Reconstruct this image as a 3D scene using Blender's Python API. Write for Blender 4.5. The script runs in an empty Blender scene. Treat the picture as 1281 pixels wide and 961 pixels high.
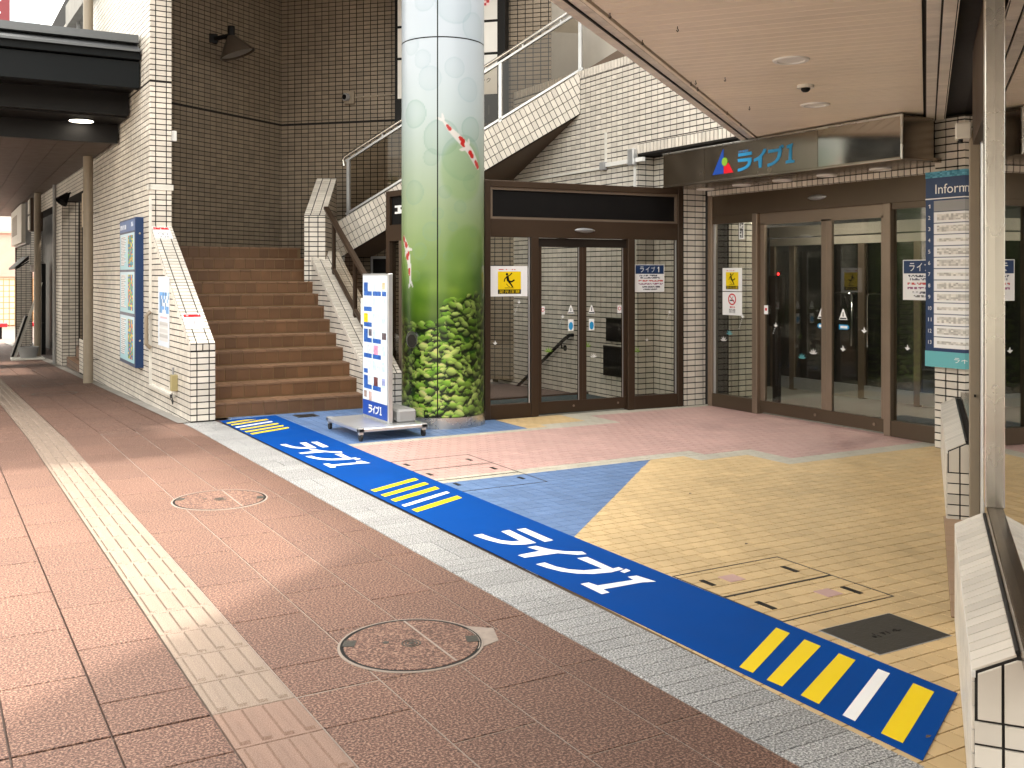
import bpy, bmesh, math, random
import numpy as np
from mathutils import Vector, Matrix
random.seed(7); RNG = np.random.default_rng(11)
SC = bpy.context.scene
COL = SC.collection
rad = math.radians

# ------------------------------------------------------------------ camera, sky, sun, exposure
EYE = (0.0, 0.0, 1.55); YAW = rad(29.5)
cd = bpy.data.cameras.new('camera'); cam = bpy.data.objects.new('camera', cd); COL.objects.link(cam)
cam.location = EYE; cam.rotation_euler = (rad(90), 0, -YAW)
cd.sensor_width = 36; cd.lens = 1250/1281*36; cd.shift_y = -135.5/1281; cd.clip_start = .05; cd.clip_end = 3000
SC.camera = cam
SUN_EL, SUN_STR, SKY_STR, EXPOSURE = 62, .95, .15, 2.75
W = bpy.data.worlds.new('World'); SC.world = W; W.use_nodes = True
nt = W.node_tree; nt.nodes.clear()
sky = nt.nodes.new('ShaderNodeTexSky'); sky.sky_type = 'NISHITA'; sky.sun_disc = False
sky.sun_elevation = rad(SUN_EL); sky.sun_rotation = rad(90); sky.air_density = 2.0; sky.dust_density = 5.0; sky.ozone_density = .6
hs = nt.nodes.new('ShaderNodeHueSaturation'); hs.inputs['Saturation'].default_value = .22
bg = nt.nodes.new('ShaderNodeBackground'); bg.inputs[1].default_value = SKY_STR
wo = nt.nodes.new('ShaderNodeOutputWorld')
nt.links.new(sky.outputs[0], hs.inputs['Color']); wt = nt.nodes.new('ShaderNodeMixRGB'); wt.blend_type = 'MULTIPLY'; wt.inputs[0].default_value = 1; wt.inputs[2].default_value = (1.04, .985, .90, 1)   # warm haze, camera white balance
nt.links.new(hs.outputs[0], wt.inputs[1]); nt.links.new(wt.outputs[0], bg.inputs[0]); nt.links.new(bg.outputs[0], wo.inputs[0])
sl = bpy.data.lights.new('sun', 'SUN'); sun = bpy.data.objects.new('sun', sl); COL.objects.link(sun)
sl.energy = SUN_STR; sl.angle = rad(2.6); sl.color = (1.0, .94, .85)
sun.rotation_euler = (0, rad(90-SUN_EL), 0)          # shines from +X, over the entrance building
sun.location = (20, 0, 40)
SC.view_settings.view_transform = 'Standard'; SC.view_settings.look = 'None'
SC.view_settings.exposure = EXPOSURE; SC.view_settings.gamma = 1

# ------------------------------------------------------------------ materials
def lin(c): return tuple((x/12.92 if x <= .04045 else ((x+.055)/1.055)**2.4) for x in c)
MATS = {}
def pm(name, col, rough=.5, metal=0., var=.08, nscale=6., namt=.12, bump=0., bscale=80., spec=.5, speck=None, stain=0.):
    m = bpy.data.materials.new(name); m.use_nodes = True; MATS[name] = m
    t = m.node_tree; N = t.nodes; L = t.links; b = N['Principled BSDF']
    b.inputs['Roughness'].default_value = rough; b.inputs['Metallic'].default_value = metal
    b.inputs['Specular IOR Level'].default_value = spec
    geo = N.new('ShaderNodeNewGeometry'); oi = N.new('ShaderNodeObjectInfo')
    def math_(op, a, c):
        n = N.new('ShaderNodeMath'); n.operation = op
        for i, v in enumerate((a, c)):
            if isinstance(v, (int, float)): n.inputs[i].default_value = v
            else: L.new(v, n.inputs[i])
        return n.outputs[0]
    fr = math_('FRACT', math_('ADD', geo.outputs['Random Per Island'], oi.outputs['Random']), 0)
    nz = N.new('ShaderNodeTexNoise'); nz.inputs['Scale'].default_value = nscale; nz.inputs['Detail'].default_value = 4
    L.new(geo.outputs['Position'], nz.inputs['Vector'])
    v = math_('ADD', math_('MULTIPLY', fr, 2*var), 1-var)
    v2 = math_('ADD', math_('MULTIPLY', nz.outputs['Fac'], 2*namt), 1-namt)
    k = math_('MULTIPLY', v, v2)
    if stain:
        n3 = N.new('ShaderNodeTexNoise'); n3.inputs['Scale'].default_value = .9; n3.inputs['Detail'].default_value = 6; n3.inputs['Roughness'].default_value = .65
        L.new(geo.outputs['Position'], n3.inputs['Vector'])
        mr = N.new('ShaderNodeMapRange'); mr.inputs[1].default_value = .38; mr.inputs[2].default_value = .68; mr.inputs[3].default_value = 1-stain; mr.inputs[4].default_value = 1.0
        L.new(n3.outputs['Fac'], mr.inputs[0]); k = math_('MULTIPLY', k, mr.outputs[0])
    src = None
    if speck:
        n4 = N.new('ShaderNodeTexNoise'); n4.inputs['Scale'].default_value = speck[0]; n4.inputs['Detail'].default_value = 3; n4.inputs['Roughness'].default_value = .7
        L.new(geo.outputs['Position'], n4.inputs['Vector'])
        cr = N.new('ShaderNodeValToRGB'); e = cr.color_ramp.elements
        e[0].position = .38; e[0].color = (*speck[1], 1); e[1].position = .63; e[1].color = (*speck[2], 1)
        x = e.new(.5); x.color = (*col, 1)
        L.new(n4.outputs['Fac'], cr.inputs[0]); src = cr.outputs[0]
    mx = N.new('ShaderNodeMixRGB'); mx.blend_type = 'MULTIPLY'; mx.inputs[0].default_value = 1
    if src: L.new(src, mx.inputs[1])
    else: mx.inputs[1].default_value = (*col, 1)
    L.new(k, mx.inputs[2]); L.new(mx.outputs[0], b.inputs['Base Color'])
    rv = math_('ADD', math_('MULTIPLY', nz.outputs['Fac'], .2), rough-.1); L.new(rv, b.inputs['Roughness'])
    if bump:
        n2 = N.new('ShaderNodeTexNoise'); n2.inputs['Scale'].default_value = bscale; n2.inputs['Detail'].default_value = 4
        L.new(geo.outputs['Position'], n2.inputs['Vector'])
        bp = N.new('ShaderNodeBump'); bp.inputs['Strength'].default_value = bump; bp.inputs['Distance'].default_value = .004
        L.new(n2.outputs['Fac'], bp.inputs['Height']); L.new(bp.outputs[0], b.inputs['Normal'])
    return m
def emat(name, col, st):
    m = bpy.data.materials.new(name); m.use_nodes = True
    b = m.node_tree.nodes['Principled BSDF']; b.inputs['Base Color'].default_value = (*col, 1)
    b.inputs['Emission Color'].default_value = (*col, 1); b.inputs['Emission Strength'].default_value = st
    return m
def glassmat(name, tint, refl=1.0, rough=0.0):
    m = bpy.data.materials.new(name); m.use_nodes = True
    t = m.node_tree; N = t.nodes; L = t.links; N.clear()
    o = N.new('ShaderNodeOutputMaterial'); mix = N.new('ShaderNodeMixShader'); tr = N.new('ShaderNodeBsdfTransparent'); gl = N.new('ShaderNodeBsdfGlossy')
    fr = N.new('ShaderNodeFresnel'); gg = N.new('ShaderNodeNewGeometry'); mr = N.new('ShaderNodeMapRange')     # thin pane: same reflectance from both faces
    mr.inputs[3].default_value = 1.5; mr.inputs[4].default_value = 1/1.5; L.new(gg.outputs['Backfacing'], mr.inputs[0]); L.new(mr.outputs[0], fr.inputs[0])
    mu = N.new('ShaderNodeMath'); mu.operation = 'MULTIPLY'; mu.inputs[1].default_value = refl; mu.use_clamp = True
    tr.inputs[0].default_value = (*tint, 1); gl.inputs['Roughness'].default_value = rough
    L.new(fr.outputs[0], mu.inputs[0]); L.new(mu.outputs[0], mix.inputs[0]); L.new(tr.outputs[0], mix.inputs[1]); L.new(gl.outputs[0], mix.inputs[2]); L.new(mix.outputs[0], o.inputs[0])
    return m
def printmat(name, rough=.35, spec=.4):
    m = bpy.data.materials.new(name); m.use_nodes = True
    t = m.node_tree; b = t.nodes['Principled BSDF']; a = t.nodes.new('ShaderNodeAttribute'); a.attribute_name = 'print'
    t.links.new(a.outputs['Color'], b.inputs['Base Color']); b.inputs['Roughness'].default_value = rough; b.inputs['Specular IOR Level'].default_value = spec
    return m

TILE = pm('beige glazed wall tile', (.73, .675, .595), .38, var=.11, nscale=1.5, namt=.12, stain=.15)
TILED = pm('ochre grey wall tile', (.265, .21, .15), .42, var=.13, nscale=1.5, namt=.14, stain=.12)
GROUT = pm('dark grout', (.016, .014, .0125), .9, namt=.3, nscale=20)
STEPT = pm('brown stair tile', (.165, .080, .035), .5, var=.16, nscale=4, namt=.25, stain=.25, bump=.15)
NOSE = pm('stair nosing tile', (.20, .112, .062), .5, var=.12, nscale=6, namt=.25)
PINKG = pm('flamed pink granite', (.120, .054, .035), .72, var=.06, nscale=1.2, namt=.14, bump=.22, bscale=190, speck=(105, (.032, .014, .010), (.31, .19, .135)), stain=.16)
GREYG = pm('speckled grey granite', (.27, .27, .265), .62, var=.09, nscale=3, namt=.12, bump=.7, bscale=110, speck=(120, (.075, .075, .078), (.60, .60, .59)), stain=.1)
TACT = pm('cream tactile paver', (.215, .158, .120), .65, var=.05, nscale=5, namt=.12, bump=.4, bscale=220, speck=(240, (.14, .10, .07), (.30, .24, .19)))
TACT2 = pm('brownish tactile paver', (.20, .122, .088), .65, var=.05, nscale=5, namt=.12, bump=.4, bscale=220, speck=(240, (.14, .08, .055), (.27, .18, .135)))
YEL = pm('ochre yellow floor tile', (.63, .455, .235), .5, var=.07, nscale=3, namt=.14, bump=.12, bscale=60, stain=.16)
BLU = pm('slate blue floor tile', (.12, .205, .385), .45, var=.08, nscale=3, namt=.14, bump=.12, bscale=60, stain=.1)
PNK = pm('pale pink floor tile', (.53, .34, .305), .5, var=.05, nscale=3, namt=.12, bump=.12, bscale=60, stain=.14)
WHT = pm('cream floor tile', (.50, .47, .39), .5, var=.05, nscale=3, namt=.12, stain=.14)
TANT = pm('tan floor tile', (.40, .26, .16), .5, var=.05, nscale=3, namt=.12)
MORT = pm('tan mortar', (.20, .125, .06), .9, namt=.3, nscale=12)
MORTP = pm('pinkish mortar', (.30, .19, .15), .9, namt=.3, nscale=12)
MORTB = pm('pale mortar', (.52, .56, .62), .9, namt=.25, nscale=12)
MORTG = pm('dark pavement mortar', (.13, .095, .08), .9, namt=.4, nscale=9)
MORTW = pm('white joint filler', (.25, .205, .17), .9, namt=.3, nscale=30)
BRZ = pm('dark bronze aluminium', (.050, .029, .016), .5, metal=.35, var=.02, nscale=2, namt=.12)
BRZR = pm('mid bronze aluminium', (.10, .072, .048), .36, metal=.5, var=.02, nscale=1.2, namt=.22)
BRZL = pm('light bronze aluminium', (.26, .20, .15), .38, metal=.6, var=.02, nscale=2, namt=.12)
STEEL = pm('brushed stainless steel', (.60, .58, .54), .27, metal=1, var=.02, nscale=3, namt=.08)
STEELD = pm('bronze tinted stainless steel', (.33, .28, .225), .24, metal=1, var=.02, nscale=2.5, namt=.15)
MIRROR = pm('polished stainless steel', (.50, .46, .40), .10, metal=1, var=.01, nscale=2.5, namt=.05)
CHROME = pm('chrome', (.75, .75, .74), .12, metal=1, var=.01, namt=.03)
ALU = pm('satin aluminium', (.60, .61, .62), .35, metal=.7, var=.02, namt=.08)
FLG = pm('dark bronze lamp paint', (.085, .065, .048), .35, metal=.2, var=.02, namt=.1)
GREYP = pm('grey plastic', (.30, .30, .30), .5, var=.02, namt=.1)
WHITEP = pm('white paint', (.78, .77, .74), .45, var=.02, namt=.08, nscale=4)
OFFW = pm('aged white plastic', (.68, .66, .60), .5, var=.02, namt=.15, nscale=6)
BLACKP = pm('black paint', (.0045, .004, .004), .5, spec=.25, var=.02, namt=.2)
DARK = pm('dark brown panel', (.014, .009, .006), .45, var=.05, namt=.2)
NAVY = pm('navy blue sheet', (.005, .030, .105), .4, var=.02, namt=.08)
MATB = pm('royal blue floor sheet', (.0, .057, .285), .6, var=.0, nscale=2.2, namt=.13, spec=.06, stain=.12)
SHY = pm('yellow print', (.83, .60, .0), .5, var=.01, namt=.03)
SHW = pm('white print', (.86, .86, .85), .5, var=.01, namt=.03)
CYAN = pm('azure print', (.02, .27, .56), .4, var=.01, namt=.03)
LBLUE = pm('logo blue', (.006, .06, .36), .4, var=.01, namt=.03)
LGREEN = pm('logo green', (.22, .42, .03), .4, var=.01, namt=.03)
LRED = pm('logo red', (.68, .005, .02), .4, var=.01, namt=.03)
REDP = pm('red print', (.55, .02, .03), .5, var=.01, namt=.05)
MAROON = pm('maroon banner', (.16, .015, .022), .5, var=.01, namt=.1)
TEAL = pm('teal print', (.12, .42, .46), .4, var=.01, namt=.05)
PAPER = pm('white paper', (.80, .80, .80), .55, var=.01, namt=.03)
CEIL = pm('beige metal ceiling board', (.80, .71, .585), .42, var=.03, nscale=2, namt=.07, spec=.35)
CANT = pm('canopy dark cladding', (.007, .0085, .0095), .6, spec=.12, var=.02, namt=.25, nscale=3)
CANR = pm('canopy roof edge', (.10, .105, .11), .4, metal=.4, var=.02, namt=.15)
CANS = pm('canopy brown soffit', (.06, .036, .022), .55, var=.06, namt=.15)
PIPE = pm('taupe painted pipe', (.27, .22, .16), .45, var=.02, namt=.15, nscale=8)
PALE = pm('pale bounce footway', (.45, .40, .34), .8, namt=.15, nscale=2)
CONC = pm('old concrete', (.34, .32, .29), .85, var=.05, namt=.25, nscale=5, bump=.3, stain=.2)
ASPH = pm('asphalt', (.055, .055, .056), .85, namt=.25, nscale=30, bump=.4)
IRON = pm('dark cast iron', (.048, .044, .036), .5, metal=.3, namt=.35, nscale=14, bump=.5, bscale=70, var=.05)
RUB = pm('black rubber', (.015, .015, .015), .6, namt=.2)
CARP = pm('dark teal door mat', (.012, .040, .048), .95, namt=.4, nscale=90, bump=.5)
LOBF = pm('polished grey lobby floor', (.40, .38, .33), .18, var=.04, namt=.15, nscale=1.5)
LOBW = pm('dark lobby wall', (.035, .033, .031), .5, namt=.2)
CREAM = pm('cream render', (.60, .50, .38), .8, namt=.15, nscale=2)
PINKW = pm('dusty pink render', (.50, .33, .27), .8, namt=.15, nscale=2)
WOOD = pm('pale wood', (.42, .22, .09), .6, namt=.3, nscale=8, var=.1)
LEAF = pm('green leaf', (.07, .12, .03), .6, var=.4, namt=.3)
BARK = pm('grey bark', (.12, .09, .07), .9, namt=.3, bump=.4)
FACADE = pm('pale facade', (.42, .39, .34), .7, namt=.1)
ORNG = pm('olive cream plastic', (.36, .30, .14), .5, namt=.1)
GLASS = glassmat('clear door glass', (.93, .93, .90), .8)
GLASSD = glassmat('lobby door glass', (.80, .80, .76), 1.35)
GLASSI = glassmat('inner door glass', (.45, .46, .44), 1.0)
GLASSB = glassmat('bronze tinted glass', (.60, .55, .48), .8)
GLASSS = glassmat('shop window glass', (.30, .31, .29), 3.0)
PRINT = printmat('flat colour print', .45)
WRAP = printmat('glossy vinyl wrap', .30, .5)
LAMP = emat('warm lit lamp', (1.0, .90, .74), 2.5)
LOBL = emat('lit lobby tube and fill light', (1.0, .95, .84), 45)
REDL = emat('red indicator lamp', (1, .02, .02), 2)

# ------------------------------------------------------------------ helpers
class MB:
    """collects faces in the frame of the object that will carry them"""
    def __init__(s, off=(0, 0, 0)): s.v = []; s.f = []; s.off = Vector(off)
    def add(s, vs, fs):
        b = len(s.v); s.v += [Vector(p)-s.off for p in vs]; s.f += [[b+i for i in f] for f in fs]; return s
    def box(s, x0, x1, y0, y1, z0, z1):
        v = [(x, y, z) for z in (z0, z1) for y in (y0, y1) for x in (x0, x1)]
        return s.add(v, [(0, 2, 3, 1), (4, 5, 7, 6), (0, 1, 5, 4), (2, 6, 7, 3), (0, 4, 6, 2), (1, 3, 7, 5)])
    def prism(s, poly, O, U, V, N, h0, h1):
        O, U, V, N = map(Vector, (O, U, V, N)); n = len(poly)
        lo = [O+U*a+V*b+N*h0 for a, b in poly]; hi = [O+U*a+V*b+N*h1 for a, b in poly]
        return s.add(lo+hi, [list(range(n-1, -1, -1)), list(range(n, 2*n))]+[(i, (i+1) % n, n+(i+1) % n, n+i) for i in range(n)])
    def plan(s, poly, z0, z1): return s.prism(poly, (0, 0, 0), (1, 0, 0), (0, 1, 0), (0, 0, 1), z0, z1)
    def cyl(s, c, ax, r, h, n=24, r2=None):
        c = Vector(c); ax = Vector(ax).normalized(); a = ax.orthogonal().normalized(); b = ax.cross(a); r2 = r if r2 is None else r2
        lo = [c+(a*math.cos(t)+b*math.sin(t))*r for t in [2*math.pi*i/n for i in range(n)]]
        hi = [c+ax*h+(a*math.cos(t)+b*math.sin(t))*r2 for t in [2*math.pi*i/n for i in range(n)]]
        return s.add(lo+hi, [list(range(n-1, -1, -1)), list(range(n, 2*n))]+[(i, (i+1) % n, n+(i+1) % n, n+i) for i in range(n)])
    def lathe(s, c, ax, prof, n=24):
        c = Vector(c); ax = Vector(ax).normalized(); a = ax.orthogonal().normalized(); b = ax.cross(a); vs = []; fs = []
        for r, h in prof:
            vs += [c+ax*h+(a*math.cos(2*math.pi*i/n)+b*math.sin(2*math.pi*i/n))*max(r, 1e-4) for i in range(n)]
        for k in range(len(prof)-1):
            fs += [(k*n+i, k*n+(i+1) % n, (k+1)*n+(i+1) % n, (k+1)*n+i) for i in range(n)]
        return s.add(vs, fs)
    def tube(s, pts, r, n=10):
        pts = [Vector(p) for p in pts]
        vs = []; fs = []; up = None
        for i, p in enumerate(pts):
            d = (pts[min(i+1, len(pts)-1)]-pts[max(i-1, 0)]).normalized()
            a = (d.orthogonal() if up is None else (up-d*up.dot(d))).normalized(); up = a; b = d.cross(a)
            vs += [p+(a*math.cos(2*math.pi*k/n)+b*math.sin(2*math.pi*k/n))*r for k in range(n)]
        for i in range(len(pts)-1):
            fs += [(i*n+k, i*n+(k+1) % n, (i+1)*n+(k+1) % n, (i+1)*n+k) for k in range(n)]
        fs += [list(range(n-1, -1, -1)), [(len(pts)-1)*n+k for k in range(n)]]
        return s.add(vs, fs)
    def bar(s, p, q, w, h, up=(0, 0, 1)):
        p, q = Vector(p), Vector(q); d = (q-p).normalized(); u = Vector(up); a = d.cross(u).normalized(); b = a.cross(d).normalized()
        vs = [e+a*x*w/2+b*y*h/2 for e in (p, q) for x, y in ((-1, -1), (1, -1), (1, 1), (-1, 1))]
        return s.add(vs, [(0, 1, 2, 3), (7, 6, 5, 4), (0, 4, 5, 1), (1, 5, 6, 2), (2, 6, 7, 3), (3, 7, 4, 0)])
    def mesh(s, name, bevel=0, smooth=False):
        me = bpy.data.meshes.new(name); me.from_pydata([tuple(p) for p in s.v], [], s.f)
        bm = bmesh.new(); bm.from_mesh(me)
        bmesh.ops.recalc_face_normals(bm, faces=bm.faces)
        if bevel: bmesh.ops.bevel(bm, geom=list(bm.edges), offset=bevel, segments=1, affect='EDGES', profile=.5, clamp_overlap=True)
        bm.to_mesh(me); bm.free()
        if smooth:
            me.polygons.foreach_set('use_smooth', [True]*len(me.polygons))
            try: me.set_sharp_from_angle(angle=rad(40))
            except Exception: pass
        return me
    def build(s, name, mat, parent=None, bevel=0, smooth=False):
        me = s.mesh(name, bevel, smooth); me.materials.append(mat)
        return link(name, me, parent)
def link(name, me, parent=None):
    o = bpy.data.objects.new(name, me); COL.objects.link(o)
    if parent is not None: o.parent = parent
    return o
def tag(o, label, cat, group=None):
    o['label'] = label; o['category'] = cat
    if group: o['group'] = group
    return o
def thing(name, label, cat, loc=(0, 0, 0), rotz=0., group=None):
    o = bpy.data.objects.new(name, None); COL.objects.link(o); o.location = loc; o.rotation_euler = (0, 0, rotz); o.empty_display_size = .2
    return tag(o, label, cat, group)
def struct(o, kind='structure'): o['kind'] = kind; return o
def dup(root, loc, rotz=None, label=None):
    r = root.copy(); COL.objects.link(r); r.location = loc
    if rotz is not None: r.rotation_euler = (0, 0, rotz)
    if label: r['label'] = label
    for ch in list(root.children):
        c = ch.copy(); COL.objects.link(c); c.parent = r
        for g in list(ch.children):
            d = g.copy(); COL.objects.link(d); d.parent = c
    return r
def project(p):
    x, y, z = p; f = x*math.sin(YAW)+y*math.cos(YAW); r = x*math.cos(YAW)-y*math.sin(YAW)
    if f < .2: return None
    return 640.5+1250*r/f, 345-1250*(z-1.55)/f, f
def rank(p):
    q = project(p)
    if q is None: return 1e6
    return q[2]+(0 if -30 < q[0] < 1311 and -30 < q[1] < 991 else 500)
def clip(poly, cv):
    out = poly; n = len(cv)
    for i in range(n):
        a, b = cv[i], cv[(i+1) % n]; ex, ey = b[0]-a[0], b[1]-a[1]; inp = out; out = []
        if not inp: return out
        def sd(p): return ex*(p[1]-a[1])-ey*(p[0]-a[0])
        for j in range(len(inp)):
            p, q = inp[j], inp[(j+1) % len(inp)]; sp, sq = sd(p), sd(q)
            if sp >= -1e-9: out.append(p)
            if (sp > 1e-9 and sq < -1e-9) or (sp < -1e-9 and sq > 1e-9):
                t = sp/(sp-sq); out.append((p[0]+(q[0]-p[0])*t, p[1]+(q[1]-p[1])*t))
    return out
def area(p): return .5*sum(p[i][0]*p[(i+1) % len(p)][1]-p[(i+1) % len(p)][0]*p[i][1] for i in range(len(p)))
def cap_verts(poly, th, ch):
    """tile body: chamfered top, open underneath"""
    n = len(poly); cx = sum(p[0] for p in poly)/n; cy = sum(p[1] for p in poly)/n
    ins = []
    for a, b in poly:
        dx, dy = cx-a, cy-b; l = math.hypot(dx, dy) or 1; k = min(ch*1.4/l, .4); ins.append((a+dx*k, b+dy*k))
    vs = [(a, b, 0) for a, b in poly]+[(a, b, th-ch) for a, b in poly]+[(a, b, th) for a, b in ins]
    fs = [tuple(range(2*n, 3*n))]
    for i in range(n):
        j = (i+1) % n; fs += [(i, j, n+j, n+i), (n+i, n+j, 2*n+j, 2*n+i)]
    return vs, fs
def tiles(parent, O, U, V, N, polys, pu, pv, mat, name='tile', joint=.0125, th=.008, ch=.0012, bond=0., ou=0., ov=0., cap=300, cells=None):
    """lays one object per tile (the 300 nearest) and joins the rest; polys are convex, counter-clockwise in (u, v)"""
    O, U, V, N = Vector(O), Vector(U).normalized(), Vector(V).normalized(), Vector(N).normalized()
    base = Vector(parent.location); todo = []
    if cells is None:
        for poly in polys:
            us = [p[0] for p in poly]; vs = [p[1] for p in poly]
            for j in range(math.floor((min(vs)-ov)/pv)-1, math.ceil((max(vs)-ov)/pv)+1):
                sh = ou+(bond*pu if j % 2 else 0)
                for i in range(math.floor((min(us)-sh)/pu)-1, math.ceil((max(us)-sh)/pu)+1):
                    u0 = sh+i*pu; v0 = ov+j*pv; h = joint/2
                    c = [(u0+h, v0+h), (u0+pu-h, v0+h), (u0+pu-h, v0+pv-h), (u0+h, v0+pv-h)]
                    if max(us) < u0 or min(us) > u0+pu or max(vs) < v0 or min(vs) > v0+pv: continue
                    q = clip(c, poly); full = len(q) == 4 and abs(area(q)-area(c)) < 1e-7
                    if full: todo.append((u0+pu/2, v0+pv/2, None))
                    elif len(q) >= 3 and area(q) > .015*min(area(c), 2*pu*pu):
                        mu = sum(p[0] for p in q)/len(q); mv = sum(p[1] for p in q)/len(q)
                        todo.append((mu, mv, [(a-mu, b-mv) for a, b in q]))
    todo = [(rank(O+U*a+V*b), a, b, q) for a, b, q in todo]; todo.sort(key=lambda t: t[0])
    R = Matrix((U, V, N)).transposed().to_4x4()
    hu, hv = (pu-joint)/2, (pv-joint)/2
    full = [(-hu, -hv), (hu, -hv), (hu, hv), (-hu, hv)]
    vs, fs = cap_verts(full, th, ch); shared = bpy.data.meshes.new(name); shared.from_pydata(vs, [], fs); shared.materials.append(mat)
    nparts = min(cap, sum(1 for t in todo if t[0] < 500))
    for _, a, b, q in todo[:nparts]:
        if q is None: me = shared
        else:
            v2, f2 = cap_verts(q, th, ch); me = bpy.data.meshes.new(name); me.from_pydata(v2, [], f2); me.materials.append(mat)
        o = bpy.data.objects.new(name, me); COL.objects.link(o); o.parent = parent
        tw = Matrix.Rotation(random.gauss(0, .003), 4, 'X') @ Matrix.Rotation(random.gauss(0, .003), 4, 'Y')
        o.matrix_local = Matrix.Translation(O+U*a+V*b-base) @ R @ tw
    rest = todo[nparts:]
    if rest:
        VV = []; FF = []
        for _, a, b, q in rest:
            q = full if q is None else q; n = len(q); k = len(VV); t1, t2 = random.gauss(0, .003), random.gauss(0, .003)
            for h in (0, 1):
                for x, y in q: VV.append(tuple(O+U*(a+x)+V*(b+y)+N*(h*(th+t1*x+t2*y))-base))
            FF.append(tuple(range(k+n, k+2*n)))
            for i in range(n): FF.append((k+i, k+(i+1) % n, k+n+(i+1) % n, k+n+i))
        me = bpy.data.meshes.new(name+'_field'); me.from_pydata(VV, [], FF); me.materials.append(mat)
        o = link(name+'_field', me, parent); o['kind'] = 'stuff'
def wall(name, label, O, U, V, N, profile, depth, mat=None, cat='wall', group=None):
    """a solid whose face lies in the plane (O, U, V); the object's origin is O"""
    o = MB(O).prism(profile, O, U, V, N, -depth, 0).build(name, mat or GROUT)
    o.location = O
    return tag(o, label, cat, group)
_FC = {}
def glyphs(body):
    if body == '1': return [(.0, .75), (.08, .68), (.25, .80), (.25, 0), (.42, 0), (.42, 1.0), (.28, 1.0)], [(0, 1, 2, 6), (2, 3, 4, 5, 6)]
    if body not in _FC:
        c = bpy.data.curves.new('lettering', 'FONT'); c.body = body; c.resolution_u = 3; o = bpy.data.objects.new('lettering', c); COL.objects.link(o)
        bpy.context.view_layer.update(); dg = bpy.context.evaluated_depsgraph_get()
        me = bpy.data.meshes.new_from_object(o.evaluated_get(dg)); v = [(p.co.x, p.co.y) for p in me.vertices]; f = [tuple(p.vertices) for p in me.polygons]
        bpy.data.meshes.remove(me); bpy.data.objects.remove(o); bpy.data.curves.remove(c); _FC[body] = (v, f)
    return _FC[body]
def text(parent, body, O, U, V, w, h, mat, name='lettering', lift=.002):
    """flat lettering fitted into w x h, lower left corner at O, in the parent's frame"""
    v, f = glyphs(body); O, U, V = Vector(O), Vector(U).normalized(), Vector(V).normalized(); N = U.cross(V)
    x0 = min(p[0] for p in v); x1 = max(p[0] for p in v); y0 = min(p[1] for p in v); y1 = max(p[1] for p in v)
    me = bpy.data.meshes.new(name)
    me.from_pydata([tuple(O+U*((a-x0)/(x1-x0)*w)+V*((b-y0)/(y1-y0)*h)+N*lift) for a, b in v], [], f); me.materials.append(mat)
    return link(name, me, parent)
def flat(parent, name, polys, O, U, V, mat, lift=.002, th=.0006):
    O, U, V = Vector(O), Vector(U).normalized(), Vector(V).normalized(); m = MB()
    for p in polys: m.prism(p, O, U, V, U.cross(V), lift-th, lift)
    return m.build(name, mat, parent)
def sheet(parent, name, O, U, V, w, h, img, mat=None, lift=.002):
    """a printed sheet: one small face per cell of img (rows from the top, sRGB 0..1)"""
    ny, nx = img.shape[:2]; O, U, V = Vector(O), Vector(U).normalized(), Vector(V).normalized(); O = O+U.cross(V)*lift
    xs, ys = np.meshgrid(np.linspace(0, w, nx+1), np.linspace(0, h, ny+1))
    P = np.array(O)[None]+xs.reshape(-1, 1)*np.array(U)[None]+ys.reshape(-1, 1)*np.array(V)[None]
    i = (np.arange(ny)[:, None]*(nx+1)+np.arange(nx)[None]).reshape(-1)
    F = np.stack([i, i+1, i+nx+2, i+nx+1], 1)
    me = bpy.data.meshes.new(name); me.from_pydata(P.tolist(), [], F.tolist())
    c = np.clip(img[::-1].reshape(-1, 3), 0, 1); c = np.where(c <= .04045, c/12.92, ((c+.055)/1.055)**2.4)
    a = me.color_attributes.new('print', 'FLOAT_COLOR', 'CORNER')
    a.data.foreach_set('color', np.repeat(np.concatenate([c, np.ones((len(c), 1))], 1), 4, 0).astype(np.float32).reshape(-1))
    me.materials.append(mat or PRINT)
    return link(name, me, parent)
def blur_rows(img, r0, r1, c0, c1, cell=2, lo=.45, hi=.95, tint=(1, 1, 1)):
    """a mosaic of smudged writing"""
    for y in range(r0, r1, cell):
        for x in range(c0, c1, cell):
            img[y:y+cell, x:x+cell] = np.array(tint)*RNG.uniform(lo, hi)
D = Vector((math.cos(rad(38)), math.sin(rad(38)), 0)); NN = Vector((math.sin(rad(38)), -math.cos(rad(38)), 0)); Z = Vector((0, 0, 1)); X = Vector((1, 0, 0)); Y = Vector((0, 1, 0))
def dn(s, n, z=0): return D*s+NN*n+Z*z
def zg(y): return -.024*max(0., y-10.5)
def warp(x, y, z=0): return (x-.02*(y-3), y, z+zg(y))

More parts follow.
